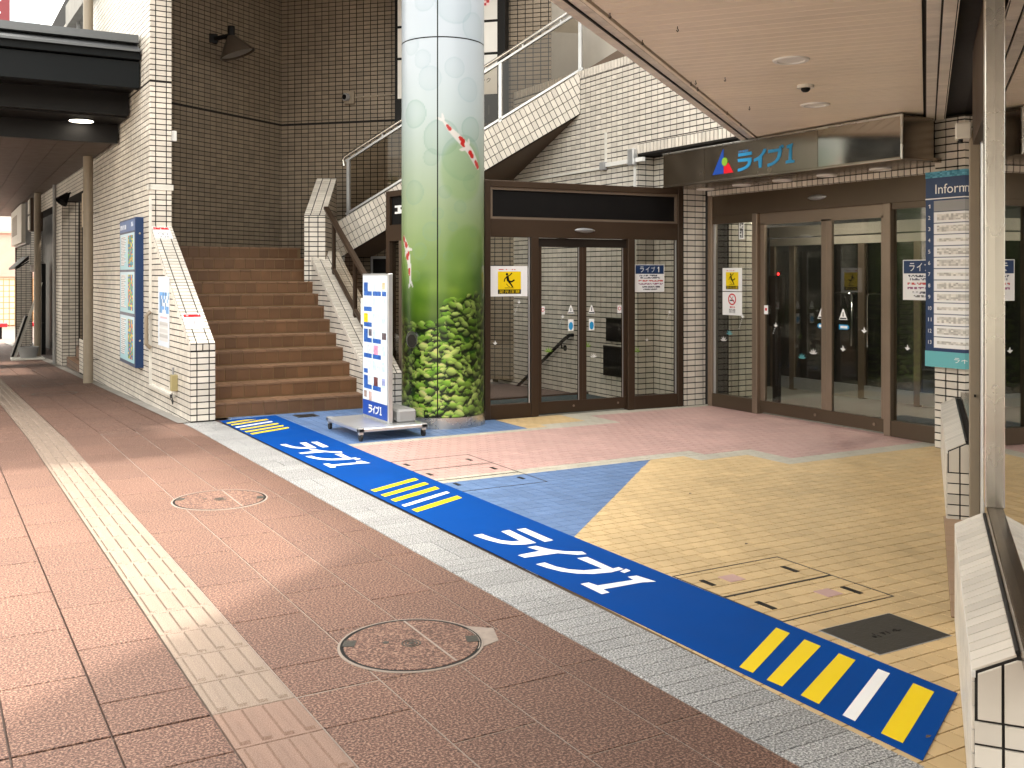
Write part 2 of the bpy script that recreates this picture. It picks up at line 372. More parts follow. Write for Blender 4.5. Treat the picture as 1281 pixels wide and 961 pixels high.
# ------------------------------------------------------------------ ground, road, pavement
g = struct(MB().box(-400, 400, -300, 500, -6.2, -6).build('ground', CONC))
rd = MB()
ys = [-30, 0, 10.5, 20, 30, 45, 70]
for a, b in zip(ys, ys[1:]):
    rd.add([(-18, a, zg(a)-.15), (-9.15, a, zg(a)-.15), (-9.15, b, zg(b)-.15), (-18, b, zg(b)-.15)], [(0, 1, 2, 3)])
struct(rd.build('road', ASPH))
wf = MB()
for a, b in zip(ys, ys[1:]): wf.add([(-9, a, zg(a)-.02), (-3.4, a, zg(a)-.02), (-3.4, b, zg(b)-.02), (-9, b, zg(b)-.02)], [(0, 1, 2, 3)])
struct(wf.build('bounce_pavement', PALE))  # unseen pavement, widened and kept pale to bounce sunlight into the entrance
kb = MB()
for a, b in zip(ys, ys[1:]):
    kb.add([(x, y, z+zg(y)) for y in (a, b) for x, z in ((-9.15, -.3), (-9.0, -.3), (-9.0, .0), (-9.15, .0))], [(0, 1, 5, 4), (1, 2, 6, 5), (2, 3, 7, 6), (3, 0, 4, 7)])
struct(kb.build('kerb', CONC))
pv = MB()
for a, b in zip(ys, ys[1:]):
    pv.add([(-3.4, a, zg(a)-.012), (9, a, zg(a)-.012), (9, b, zg(b)-.012), (-3.4, b, zg(b)-.012)] if a >= 10.5 else
           [(-3.4, a, -.012), (2.9, a, -.012), (2.9, b, -.012), (-3.4, b, -.012)], [(0, 1, 2, 3)])
pave = struct(pv.build('pavement', MORTG))
pj = MB(); pj.add([warp(1.128, -3, -.0035), warp(2.335, -3, -.0035), warp(2.335, 10.5, -.0035), warp(1.128, 10.5, -.0035)], [(0, 1, 2, 3)])
pj.build('joint_filler', MORTW, pave)
slabs = []
edges = [-3.4+.3*i for i in range(12)]+[.19, .497, .825]
cols = [(edges[i], edges[i+1], (3.59 if i % 2 == len(edges) % 2 else 3.89)) for i in range(len(edges)-1)]
cols[-1] = (.497, .825, 3.88); cols[-2] = (.19, .497, 3.59)
cols += [(1.13, 1.46, 3.29), (1.46, 1.79, 3.58), (1.79, 2.12, 3.29), (2.12, 2.33, 3.35)]
MH = [(1.70, 3.865, .275), (1.645, 7.01, .30)]
for x0, x1, y0 in cols:
    yy = sorted(set([round(y0+.6*k, 4) for k in range(-9, 52)]+([3.59] if x1 < 1.5 else [])))
    if x1 < 1.5: yy = [y for y in yy if y == 3.59 or abs(y-3.59) > .12 or True]
    for a, b in zip(yy, yy[1:]):
        if b-a < .05: continue
        slabs.append((x0, x1, a, b))
def slab_mesh(x0, x1, a, b, j, th, ch, hole=None):
    jl = j+(.003 if abs(a-3.59) < .001 else 0); ju = j+(.003 if abs(b-3.59) < .001 else 0)
    poly = [(x0+j, a+jl), (x1-j, a+jl), (x1-j, b-ju), (x0+j, b-ju)]
    if hole:                                             # cut the round lid out of the slab
        cx, cy, r = hole; bm = bmesh.new(); return None
    vs, fs = cap_verts(poly, th, ch)
    w = [warp(p[0], p[1], p[2]-.012) for p in vs]
    return w, fs
def slab_parts(parent, name, mat, recs, j=.0035, th=.012, ch=.002, cap=300):
    recs = sorted(recs, key=lambda r: rank(warp((r[0]+r[1])/2, (r[2]+r[3])/2)))
    VV = []; FF = []
    for k, r in enumerate(recs):
        vs, fs = slab_mesh(*r[:4], j, th, ch); m = r[4] if len(r) > 4 else mat
        if k < cap and rank(warp((r[0]+r[1])/2, (r[2]+r[3])/2)) < 500:
            c = Vector(warp((r[0]+r[1])/2, (r[2]+r[3])/2)); me = bpy.data.meshes.new(name)
            me.from_pydata([tuple(Vector(p)-c) for p in vs], [], fs); me.materials.append(m); o = link(name, me, parent); o.location = c-Vector(parent.location)
            o.rotation_euler = (random.gauss(0, .0012), random.gauss(0, .0012), 0)
        else:
            b = len(VV); VV += vs; FF += [[b+i for i in f] for f in fs]
    if VV:
        me = bpy.data.meshes.new(name+'_field'); me.from_pydata(VV, [], FF); me.materials.append(mat); link(name+'_field', me, parent)['kind'] = 'stuff'
slab_parts(pave, 'paving_slab', PINKG, slabs)
# tactile guiding strip, each paver with four raised bars
tac = MB()
for a, b in zip(ys, ys[1:]):
    tac.add([warp(.825, a, -.009), warp(1.13, a, -.009), warp(1.13, b, -.009), warp(.825, b, -.009)], [(0, 1, 2, 3)])
tacs = struct(tac.build('tactile_strip', MORTG))
def paver(a, mat):
    vs, fs = cap_verts([(.829, a+.0025), (1.126, a+.0025), (1.126, a+.2975), (.829, a+.2975)], .012, .002)
    for k in range(4):
        xc = .829+.297*(k+.5)/4; b0 = len(vs); w, w2 = .018, .0145; y0, y1 = a+.016, a+.284
        vs += [(xc-w, y0, .011), (xc+w, y0, .011), (xc+w, y1, .011), (xc-w, y1, .011), (xc-w2, y0+.01, .0205), (xc+w2, y0+.01, .0205), (xc+w2, y1-.01, .0205), (xc-w2, y1-.01, .0205)]
        fs += [tuple(b0+i for i in f) for f in ((4, 5, 6, 7), (0, 1, 5, 4), (1, 2, 6, 5), (2, 3, 7, 6), (3, 0, 4, 7))]
    c = Vector(warp(.98, a+.15))
    me = bpy.data.meshes.new('tactile_paver'); me.from_pydata([tuple(Vector(warp(p[0], p[1], p[2]-.012))-c) for p in vs], [], fs); me.materials.append(mat)
    o = link('tactile_paver', me, tacs); o.location = c
for k in range(-6, 90):
    a = 3.59+.3*k
    if a+.3 > 2.0: paver(a, TACT if a > 3.5 else TACT2)
# grey granite border of setts
gb = MB()
for a, b in zip([-3, 10.5, 11.0, 12, 14, 16, 18.2, 22, 26, 30], [10.5, 11.0, 12, 14, 16, 18.2, 22, 26, 30, 34]):
    x1 = 2.69 if a < 10.9 else 2.5
    gb.add([warp(2.33, a, -.009), warp(x1, a, -.009), warp(x1, b, -.009), warp(2.33, b, -.009)], [(0, 1, 2, 3)])
gbo = struct(gb.build('granite_border', MORTG))
gr = []
k = 0; y = 1.0
while y < 10.88:
    h = .1 if y < 4.2 or random.random() < .5 else .2
    if (k % 7) in (2, 3): gr += [(2.335, 2.5, y, y+h), (2.5, 2.672, y, y+h)]
    else: gr.append((2.335, 2.672, y, y+h))
    y += h; k += 1
slab_parts(gbo, 'granite_sett', GREYG, gr, j=.0018, ch=.0015)
# old grey kerb strip at the foot of the left building
ks = MB()
for a, b in zip([10.9, 14, 18, 22, 26, 30], [14, 18, 22, 26, 30, 36]):
    ks.add([warp(2.28, a, .006), warp(2.46, a, .006), warp(2.46, b, .006), warp(2.28, b, .006)], [(0, 1, 2, 3)])
struct(ks.build('footing_strip', CONC))

# ------------------------------------------------------------------ entrance floor of small square tiles
FB = [('yellow_paving', MORT, [[(2.68, .3), (8, .3), (8, 6.03), (4.38, 6.03), (2.68, 4.463)], [(4.38, 6.03), (6.03, 6.03), (6.03, 6.52), (4.9, 6.52)], [(4.9, 6.52), (5.51, 6.52), (5.51, 6.75), (5.16, 6.75)],
       [(5.13, 8.74), (5.37, 8.74), (5.37, 9.42), (5.13, 9.42)], [(5.37, 8.9), (5.94, 8.9), (5.94, 9.42), (5.37, 9.42)]], YEL, 'yellow_tile', .5),
      ('blue_paving', MORTB, [[(2.68, 4.463), (5.16, 6.75), (2.68, 6.75)], [(2.68, 8.74), (5.13, 8.74), (5.13, 11.1), (2.68, 11.1)]], BLU, 'blue_tile', 0),
      ('pink_paving', MORTP, [[(2.68, 6.93), (5.72, 6.93), (5.72, 8.62), (2.68, 8.62)], [(5.72, 6.72), (6.24, 6.72), (6.24, 8.62), (5.72, 8.62)], [(6.24, 6.22), (8.0, 6.22), (8.0, 8.62), (6.24, 8.62)],
       [(6.2, 8.62), (8.0, 8.62), (8.0, 9.2), (6.2, 9.2)]], PNK, 'pink_tile', .5),
      ('cream_paving', MORTP, [[(2.68, 6.75), (5.51, 6.75), (5.51, 6.93), (2.68, 6.93)], [(5.51, 6.52), (5.72, 6.52), (5.72, 6.93), (5.51, 6.93)], [(5.72, 6.52), (6.03, 6.52), (6.03, 6.72), (5.72, 6.72)],
       [(6.03, 6.03), (6.24, 6.03), (6.24, 6.72), (6.03, 6.72)], [(6.24, 6.03), (8, 6.03), (8, 6.22), (6.24, 6.22)], [(2.68, 8.62), (5.37, 8.62), (5.37, 8.74), (2.68, 8.74)],
       [(5.37, 8.62), (5.94, 8.62), (5.94, 8.9), (5.37, 8.9)], [(5.94, 8.62), (6.2, 8.62), (6.2, 9.42), (5.94, 9.42)], [(6.2, 9.2), (8.0, 9.2), (8.0, 9.42), (6.2, 9.42)]], WHT, 'cream_tile', .5)]
for nm, mo, polys, tm, tn, bond in FB:
    m = MB()
    for p in polys: m.plan(p, -.05, -.0035)
    o = struct(m.build(nm, mo))
    tiles(o, (0, 0, -.0035), X, Y, Z, polys, .1, .1, tm, tn, joint=.006, th=.0035, ch=.0007, bond=bond, ou=.02, ov=.03)
# tan sill tiles in the gap of the shop wall
gp = MB(); q = [dn(4.95, .105), dn(7.0, .105), dn(7.0, .30), dn(4.95, .30)]
gp.plan([(p.x, p.y) for p in q], -.02, .004); gps = struct(gp.build('doorway_paving', MORT))
tiles(gps, dn(0, 0, .004), D, -NN, Z, [[(4.95, -.30), (7.0, -.30), (7.0, -.105), (4.95, -.105)]], .12, .196, TANT, 'sill_tile', joint=.004, th=.003, ou=.0, ov=-.3005)

# ------------------------------------------------------------------ left building: street wall with stair parapet
WD = Vector((-.02, 1, 0)).normalized(); WN = Vector((-1, -.02, 0)).normalized(); WP = Vector((2.25, 10.89, 0))
lw = wall('tiled_wall', 'white tiled street wall with a sloping stair parapet and blue map board', WP, WD, Z, WN,
          [(0, -.1), (7.31, -.3), (7.31, 7), (2.16, 7), (2.16, 2.17), (0, .82)], .255)
tiles(lw, WP, WD, Z, WN, [[(.0, -.02), (2.16, -.075), (2.16, 2.10), (0, .75)], [(2.16, -.075), (7.31, -.25), (7.31, 3.965), (2.16, 3.965)], [(2.16, 3.995), (7.31, 3.995), (7.31, 6.5), (2.16, 6.5)]], .125, .0675, TILE, 'wall_tile', ou=.004, bond=0)
SU = Vector((WD.x*.848, WD.y*.848, .53)).normalized()
SL = Vector((WD.x*2.16, WD.y*2.16, 1.35)); SLEN = SL.length; SU = SL.normalized(); SW = Vector((.9998, .02, 0)); SNn = SW.cross(SU).normalized()
tiles(lw, WP+Z*.822, SW, SU, SNn, [[(0, 0), (.255, 0), (.255, SLEN), (0, SLEN)]], .128, .0675, TILE, 'coping_tile', ou=-.064)
tiles(lw, WP+Z*.0, WD, Z, WN, [[(0, .755), (2.16, 2.105), (2.16, 2.165), (0, .815)]], .0675, 4.0, TILE, 'edge_tile', th=.007)
# end of the parapet and end of the upper pier
tiles(lw, WP, SW, Z, -WD, [[(0, 0), (.255, 0), (.255, .745), (0, .745)]], .128, .0675, TILE, 'end_tile', ou=-.064)
tiles(lw, WP, SW, Z, -WD, [[(0, .75), (.255, .75), (.255, .82), (0, .82)]], .0675, .0725, TILE, 'end_tile', ou=-.01, ov=.749)
UP = WP+WD*2.16
tiles(lw, UP, SW, Z, -WD, [[(0, 2.17), (.255, 2.17), (.255, 3.965), (0, 3.965)], [(0, 3.995), (.255, 3.995), (.255, 6.5), (0, 6.5)]], .128, .0675, TILE, 'pier_tile', ou=-.064)
# farther stretch: opening with a low wall, pier, second opening
fw = WP+WD*7.31
fwall = wall('tiled_wall', 'tiled pier and lintel around the shop openings under the canopy', fw, WD, Z, WN,
             [(3.8, -.6), (5.2, -.6), (5.2, 3.05), (15, 3.05), (15, 7), (0, 7), (0, 3.05), (3.8, 3.05)], .3)
tiles(fwall, fw, WD, Z, WN, [[(3.8, -.5), (5.2, -.5), (5.2, 3.05), (3.8, 3.05)], [(0, 3.05), (15, 3.05), (15, 3.5), (0, 3.5)], [(0, 3.995), (14, 3.995), (14, 6.5), (0, 6.5)]], .125, .0675, TILE, 'wall_tile')
tiles(fwall, fw+WD*3.8, Vector((1, .02, 0)), Z, -WD, [[(0, -.5), (.3, -.5), (.3, 3.04), (0, 3.04)]], .125, .0675, TILE, 'pier_tile', cap=150)
low = wall('low_wall', 'low white tiled wall under the window beside the big downpipe', fw+Z*-.18, WD, Z, WN, [(0, -.2), (1.25, -.2), (1.25, .6), (0, .6)], .3, cat='wall')
tiles(low, fw+Z*-.18, WD, Z, WN, [[(0, 0), (1.25, 0), (1.25, .6), (0, .6)]], .125, .0675, TILE, 'wall_tile', cap=120)
rec = wall('tiled_wall', 'shaded tiled back wall of the entrance recess behind white boards', fw+Vector((1.3, 3.78, 0)), X, Z, -Y, [(-1.05, -.5), (2, -.5), (2, 3.4), (-1.05, 3.4)], .2)
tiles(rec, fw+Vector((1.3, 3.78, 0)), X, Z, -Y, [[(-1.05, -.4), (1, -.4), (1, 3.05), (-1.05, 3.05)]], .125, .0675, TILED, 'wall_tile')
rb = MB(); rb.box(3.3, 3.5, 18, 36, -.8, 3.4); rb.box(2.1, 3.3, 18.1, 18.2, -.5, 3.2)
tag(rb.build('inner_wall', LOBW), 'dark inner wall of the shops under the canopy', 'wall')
st = thing('entrance_step', 'brown tiled step in the recess beside the low white wall', 'step', (2.1, 19.5, -.22))
MB().box(0, 1.1, 0, 2.4, -.2, .13).build('step_base', GROUT, st)
for i in range(8):
    for j in range(2):
        MB().box(-.006, .0, .02+i*.29, .29+i*.29, -.05+j*.09, .03+j*.09).build('step_tile', STEPT, st)
MB().box(-.006, 1.1, -.006, 2.4, .131, .14).build('tread_tile', NOSE, st)
MB().box(.15, .9, .7, 2.2, .14, .36).build('riser_block', STEPT, st)
wb = thing('white_boards', 'two tall white folding boards standing in the recess', 'board', (2.42, 20.7, .14))
for k in range(3):
    MB().box(.02+.18*k, .19+.18*k, .02*k, .05+.02*k, 0, 1.45).build('board_leaf', WHITEP, wb, bevel=.005)
MB().box(.24, .30, -.01, .0, 1.3, 1.38).build('label_plate', BLACKP, wb)
MB().cyl((.5, -.01, .8), (0, -1, 0), .03, .02, 12).build('latch', GREYP, wb)
lt = thing('lattice_gate', 'narrow white scissor lattice gate beside the white boards', 'gate', (2.40, 19.55, .45))
for x in (0, .45): MB().box(.0, .03, x, x+.03, 0, 1.05).build('gate_post', WHITEP, lt)
for k in range(3):
    MB().bar((.015, .03, .05+k*.33), (.015, .45, .38+k*.33), .012, .025).build('lattice_bar', WHITEP, lt)
    MB().bar((.03, .03, .38+k*.33), (.03, .45, .05+k*.33), .012, .025).build('lattice_bar', WHITEP, lt)
wn = thing('window', 'narrow white framed window above the low tiled wall', 'window', (2.13, 18.2, .42))
MB().box(0, .08, 0, .06, 0, 2.6).build('frame', WHITEP, wn); MB().box(0, .08, 1.15, 1.2, 0, 2.6).build('frame', WHITEP, wn)
MB().box(0, .08, .06, 1.15, 2.55, 2.6).build('frame', WHITEP, wn); MB().box(.03, .04, .06, 1.15, .0, 2.55).build('pane', GLASSS, wn)
MB().box(-.02, .1, .0, 1.2, 2.0, 2.6).build('panel', CREAM, wn)
sp = thing('shop_spotlight', 'dark hooded spotlight over the recess opening', 'lamp', (2.0, 20.6, 3.1))
MB().lathe((0, 0, 0), (-.6, -.3, -.8), [(.04, 0), (.07, .08), (.12, .22), (.11, .22), (.05, .05)], 16).build('shade', BLACKP, sp, smooth=True)
MB().bar((.1, 0, .05), (0, 0, 0), .03, .03).build('arm', BLACKP, sp)
far_r = wall('tiled_wall', 'shaded tiled return wall at the far end of the shop front', Vector((1.82, 33.4, -.6)), X, Z, -Y, [(-.02, 0), (1.0, 0), (1.0, 4), (-.02, 4)], .3)
tiles(far_r, Vector((1.82, 33.4, -.6)), X, Z, -Y, [[(0, 0), (.9, 0), (.9, 3.9), (0, 3.9)]], .13, .07, TILE, 'wall_tile', cap=150)
fs_ = MB(); fs_.box(2.5, 2.7, 24.5, 34, -.9, 3.4); tag(fs_.build('shop_wall', LOBW), 'dark set back shop wall behind the leaning board', 'wall')
# things by the far opening
sb = thing('box_sign', 'pale grey box sign hanging under the far end of the canopy', 'sign', (1.80, 32.8, 2.42))
MB().box(-.12, .0, -4.0, .6, 0, 1.0).build('sign_face', OFFW, sb, bevel=.01); MB().box(-.02, .1, -4.1, .7, -.04, 1.04).build('frame', GREYP, sb)
for k in range(6): MB().box(-.126, -.12, -2.2+.4*k, -1.95+.4*k, .25, .8).build('letter', PIPE, sb)
sb2 = thing('box_sign', 'brown sided box sign next to the thinner downpipe', 'sign', (1.93, 26.0, 2.6))
MB().box(-.22, .05, -.0, .55, 0, .78).build('casing', CANS, sb2, bevel=.01); MB().box(-.24, -.22, .02, .53, .04, .36).build('sign_face', OFFW, sb2); MB().box(-.24, -.22, .02, .53, .42, .74).build('sign_face', OFFW, sb2)
aw = thing('awning', 'small black sloping awning over the far shop door', 'awning', (1.85, 28.6, 1.62))
MB().prism([(0, 0), (-.32, -.30), (-.32, -.36), (0, -.1)], (0, 0, .45), X, Z, Y, 0, 3.0).build('canopy_cloth', BLACKP, aw)
MB().bar((0, .1, .3), (-.3, .1, .1), .03, .03).build('arm', BLACKP, aw)
dr = thing('shop_door', 'dark shop doorway with an orange wood panel under the awning', 'door', (2.05, 27.4, -.45))
MB().box(0, .1, 0, 4.0, 0, 2.3).build('door_frame', BLACKP, dr); MB().box(-.02, .0, .5, 1.3, 0.9, 2.0).build('wood_panel', WOOD, dr); MB().box(-.02, .0, 1.6, 3.6, .1, 2.1).build('pane', GLASSS, dr)
ab = thing('leaning_board', 'long black sign board with pale edge leaning beside the far shop', 'board', (1.45, 25.9, -.36))
MB().prism([(0, 0), (.06, 0), (.62, 1.75), (.56, 1.75)], (-.1, 0, 0), X, Z, Y, 0, .06).build('edge', OFFW, ab)
MB().prism([(-.05, 0), (.0, 0), (.3, .95), (.25, .95)], (-.1, 0, .02), X, Z, Y, -.03, .5).build('board_face', BLACKP, ab)
bk = thing('planter_tub', 'grey tub on a white tray beside the leaning board', 'tub', (1.62, 25.2, -.36))
MB().lathe((0, 0, .05), (0, 0, 1), [(.0, 0), (.17, 0), (.22, .24), (.19, .24), (.15, .06)], 20).build('tub', GREYP, bk, smooth=True); MB().box(-.36, .32, -.3, .3, 0, .05).build('tray', OFFW, bk, bevel=.01)
# downpipes
def pipe(name, label, y, r, z0, z1, off, mat=PIPE, brackets=()):
    c = WP+WD*(y-10.89)+WN*off
    t = thing(name, label, 'pipe', (c.x, c.y, zg(y)), 0, 'downpipes on the street wall')
    MB().cyl((0, 0, 0), (0, 0, 1), r, z1, 20).build('pipe', mat, t, smooth=True)
    for b in brackets:
        MB().cyl((0, 0, b), (0, 0, 1), r+.006, .035, 20).build('bracket', mat, t, smooth=True)
        MB().bar((0, -.0, b+.018), (off, -.02, b+.018), .02, .012).build('bracket_arm', IRON, t)
    return t
pipe('downpipe', 'thick taupe downpipe running up past the canopy beside the map board', 17.2, .075, 0, 6.8, .16, brackets=(.35, 1.5, 2.7, 5.0))
pipe('downpipe', 'taupe downpipe on the tiled pier beside the box sign', 25.4, .075, 0, 3.9, .14, brackets=(.8, 2.2))
pipe('downpipe', 'thin grey pipe on the tiled pier between the two shop openings', 22.9, .035, 0, 3.9, .05, mat=GREYP, brackets=(.6, 2.0))
# windows high on the street wall
for (a, b, lab) in ((18.3, 20.6, 'dark framed window high on the wall above the canopy'), (23.0, 24.0, 'second dark window farther along above the canopy')):
    t = thing('window', lab, 'window', WP+WD*(a-10.89)+Z*4.6)
    w = b-a
    def L(u, n, z): return WD*u+WN*n+Z*z
    def fb(u0, u1, n0, n1, z0, z1): return MB().prism([(u0, z0), (u1, z0), (u1, z1), (u0, z1)], (0, 0, 0), WD, Z, WN, n0, n1)
    fb(0, .08, .0, .05, 0, 1.9).build('frame', BLACKP, t); fb(w-.08, w, .0, .05, 0, 1.9).build('frame', BLACKP, t); fb(.08, w-.08, 0, .05, 0, .07).build('frame', BLACKP, t); fb(.08, w-.08, 0, .05, 1.83, 1.9).build('frame', BLACKP, t)
    fb(w*.5-.03, w*.5+.03, 0, .045, .07, 1.83).build('mullion', GREYP, t); fb(.08, w-.08, .008, .02, .07, 1.83).build('pane', GLASSS, t); fb(.08, w-.08, .002, .006, .07, 1.83).build('blind', PIPE, t)
    fb(-.1, w+.1, .0, .09, -.09, 0).build('sill', TILE, t)
# vertical banner sign of the neighbour
bn = thing('banner_sign', 'maroon vertical shop sign with white characters above the canopy', 'sign', (1.0, 30.5, 7.6))
MB().box(-.62, .5, 0, .25, .0, 4.0).build('sign_box', MAROON, bn); MB().box(.5, 1.25, .02, .23, -.1, 4.0).build('pale_panel', pm('pale blue panel', (.55, .66, .75), .4), bn)
for k, ch in enumerate('牛登能'): text(bn, ch, (-.42, 0, .2+k*.88), X, Z, .72, .68, SHW, lift=.006)

# ------------------------------------------------------------------ canopy over the pavement
cn = thing('canopy', 'dark canopy over the pavement with black steps underneath', 'canopy', (0, 13.6, 0))
o = (0, 13.6, 0)
MB(o).box(-7, 2.16, 13.62, 36, 4.56, 4.66).build('roof_sheet', CANR, cn)
MB(o).prism([(0, 0), (.42, .18), (.42, .21), (0, .03)], (-7, 13.5, 4.42), Y, Z, X, 0, 9.16).build('roof_edge', CANR, cn)
MB(o).box(-7, 2.175, 13.55, 13.70, 4.33, 4.44).build('fascia_top', CANT, cn, bevel=.004); MB(o).box(-7, 2.17, 13.60, 13.75, 3.97, 4.31).build('fascia', CANT, cn, bevel=.004)
MB(o).box(-7, 2.165, 13.75, 14.35, 4.02, 4.10).build('under_step', BLACKP, cn); MB(o).box(-7, 2.15, 14.35, 14.45, 3.72, 4.1).build('under_step', BLACKP, cn)
MB(o).box(-7, 2.14, 14.45, 15.2, 3.70, 3.76).build('under_step', BLACKP, cn); MB(o).box(-7, 2.13, 15.2, 15.32, 3.44, 3.8).build('under_step', BLACKP, cn)
for k in range(26):
    MB(o).box(-7+.349*k, -7+.349*k+.343, 15.32, 36, 3.452, 3.47).build('soffit_board', CANS if k % 4 else CANS, cn)
MB(o).box(-7, 2.1, 15.32, 36, 3.475, 3.6).build('deck', BLACKP, cn)
dl = thing('downlight', 'lit round downlight under the dark canopy', 'lamp', (1.62, 14.95, 3.698))
MB().cyl((0, 0, -.012), (0, 0, 1), .175, .012, 32).build('rim', BLACKP, dl); MB().cyl((0, 0, -.016), (0, 0, 1), .155, .004, 32).build('lens', LAMP, dl)

# things fixed on the street wall and the parapet
def onwall(u, n=0, z=0): return WP+WD*u+WN*n+Z*z
mb_ = thing('map_board', 'blue wall board with three map panels on the white street wall', 'board', (2.09, 13.44, .37))
MB().box(.0, .11, 0, 1.3, 0, 1.93).build('casing', NAVY, mb_, bevel=.006)
def mapimg(seed):
    r = np.random.default_rng(seed); im = np.ones((44, 30, 3))*np.array([.78, .88, .93])
    gy = np.linspace(0, 1, 44)[:, None, None]; im = im*(1-.35*gy)+np.array([.35, .68, .72])*.35*gy
    for y in range(3, 38, 2):
        n = r.integers(7, 12); im[y, 2:2+n] = .93; im[y+1, 2:2+n] = r.uniform(.55, .9, (n, 1))*np.array([.85, .9, .95])
    base = np.array([[.15, .55, .65], [.45, .70, .25], [.85, .75, .25], [.10, .35, .62], [.80, .45, .25]])
    for y in range(3, 40, 2):
        for x in range(17, 27, 2): im[y:y+2, x:x+2] = base[r.integers(0, 5)]*r.uniform(.8, 1.1)
    return np.clip(im, 0, 1)
for k, (z0, h) in enumerate(((.05, .60), (.69, .54), (1.26, .48))):
    sheet(mb_, 'map_panel', (0, 1.25, z0), -Y, Z, 1.2, h, mapimg(k+3))
    MB().box(-.004, 0, .05, 1.25, z0+h, z0+h+.015).build('divider', NAVY, mb_)
MB().box(-.002, 0, .03, 1.27, 1.765, 1.91).build('header_panel', pm('mid blue panel', (.07, .15, .36), .4, namt=.1), mb_)
for y, z, w, n in ((1.22, 1.80, .5, 12), (.3, 1.82, .2, 5)): sheet(mb_, 'smudged_print', (-.002, y, z), -Y, Z, w, .06, np.where(RNG.random((2, n, 1)) < .7, np.array([.82, .86, .93]), np.array([.45, .55, .72])))
for z in (.35, 1.72): MB().cyl((.055, -.004, z), (0, 1, 0), .012, .006, 12).build('lock', CHROME, mb_)
def warn(s0, lab):
    c = WP+Z*.822+SU*s0+SW*.012+SNn*.009
    t = thing('warning_sheet', lab, 'notice', c, 0, 'warning sheets on the parapet slope')
    MB().prism([(0, 0), (.205, 0), (.205, .285), (0, .285)], (0, 0, 0), SW, SU, SNn, 0, .002).build('sheet', PAPER, t)
    sheet(t, 'red_heading', SU*.215+SW*.01, SW, SU, .185, .055, np.where(RNG.random((3, 14, 1)) < .82, np.array([.80, .06, .10]), np.array([.95, .75, .75])), lift=.003)
    m = MB()
    for cx in (.075, .13):
        pr = [(cx+.032*math.cos(a*math.pi/8), .11+.036*math.sin(a*math.pi/8)) for a in range(16)]; pi = [(cx+.026*math.cos(a*math.pi/8), .11+.030*math.sin(a*math.pi/8)) for a in range(16)]
        for k in range(16): m.prism([pr[k], pr[(k+1) % 16], pi[(k+1) % 16], pi[k]], (0, 0, 0), SW, SU, SNn, .0025, .003)
    m.build('bicycle_drawing', BLACKP, t)
    sheet(t, 'small_print', SU*.02+SW*.04, SW, SU, .13, .03, RNG.uniform(.4, 1, (3, 14, 1)).repeat(3, 2), lift=.003)
    return t
warn(2.22, 'white warning sheet with red heading at the top of the parapet slope'); warn(.28, 'white warning sheet with red heading low on the parapet slope')
po = thing('wall_poster', 'tall pale poster with blue writing on the white street wall', 'poster', onwall(1.62, .008, .72))
def wq(u0, u1, z0, z1, n0, n1): return MB().prism([(u0, z0), (u1, z0), (u1, z1), (u0, z1)], (0, 0, 0), WD, Z, WN, n0, n1)
wq(-.62, 0, 0, .82, 0, .003).build('sheet', PAPER, po)
im = np.ones((40, 24, 3))*np.array([.86, .90, .95])
for y in range(9, 21, 2):
    for x in range(3, 22, 2):
        if RNG.random() < .62: im[y:y+2, x:x+2] = np.array([.35, .60, .85])*RNG.uniform(.8, 1.2)
for y in range(26, 37): im[y, 3:21] = RNG.uniform(.72, .95)
im[23, 5:20] = (.9, .7, .75)
sheet(po, 'print', WN*.002+WD*.0, -WD, Z, .62, .82, im)
cdt = thing('conduit', 'white cable conduit running down the white street wall', 'conduit', onwall(2.05, .0, .2))
MB().bar(WN*.02+Z*2.3, WN*.02, .03, .03, WN).build('vertical_run', OFFW, cdt); MB().bar(WN*.02+Z*.0, WN*.02-WD*1.35-Z*.0, .03, .03, WN).build('horizontal_run', OFFW, cdt)
ot = thing('outlet_box', 'cream outdoor outlet box with a dangling cable on the street wall', 'outlet', onwall(.62, .0, .25))
wq(-.045, .045, .02, .2, .008, .075).build('box', ORNG, ot, bevel=.004); MB().prism([(0, .03), (.13, .03), (.0, .2)], WD*.045, WD, Z, WN, .008, .06).build('lid', OFFW, ot)
MB().tube([WN*.05+Z*.28, WN*.05+Z*.2], .012, 8).build('gland', GREYP, ot)
MB().tube([WN*.06+WD*a+Z*b for a, b in ((0, 0), (.02, -.05), (.08, -.07), (.1, -.03), (.03, -.04), (-.05, -.09), (-.03, -.12), (.03, -.08))], .006, 6).build('cable', RUB, ot)
hh = thing('taped_hook', 'brown taped bracket on the conduit beside the poster', 'bracket', onwall(1.98, .0, .66))
MB().tube([WN*.03+Z*.0, WN*.08+Z*.05, WN*.08+Z*.4, WN*.03+Z*.45], .025, 8).build('bracket', PIPE, hh)
br = thing('pier_band', 'white cable clamp band around the upper tiled pier', 'clamp', onwall(2.16, 0, 2.62))
MB().prism([(-.02, 0), (.275, 0), (.275, .07), (-.02, .07)], (0, 0, 0), SW, Z, -WD, .0, .02).build('band', OFFW, br); wq(-.02, .12, 0, .07, .0, .02).build('side_band', OFFW, br)
ws = thing('wall_sensor', 'small white box on the inner edge of the upper pier', 'sensor', onwall(2.16, -.255, 3.25))
MB().box(.0, .07, .02, .08, 0, .13).build('casing', WHITEP, ws, bevel=.005)

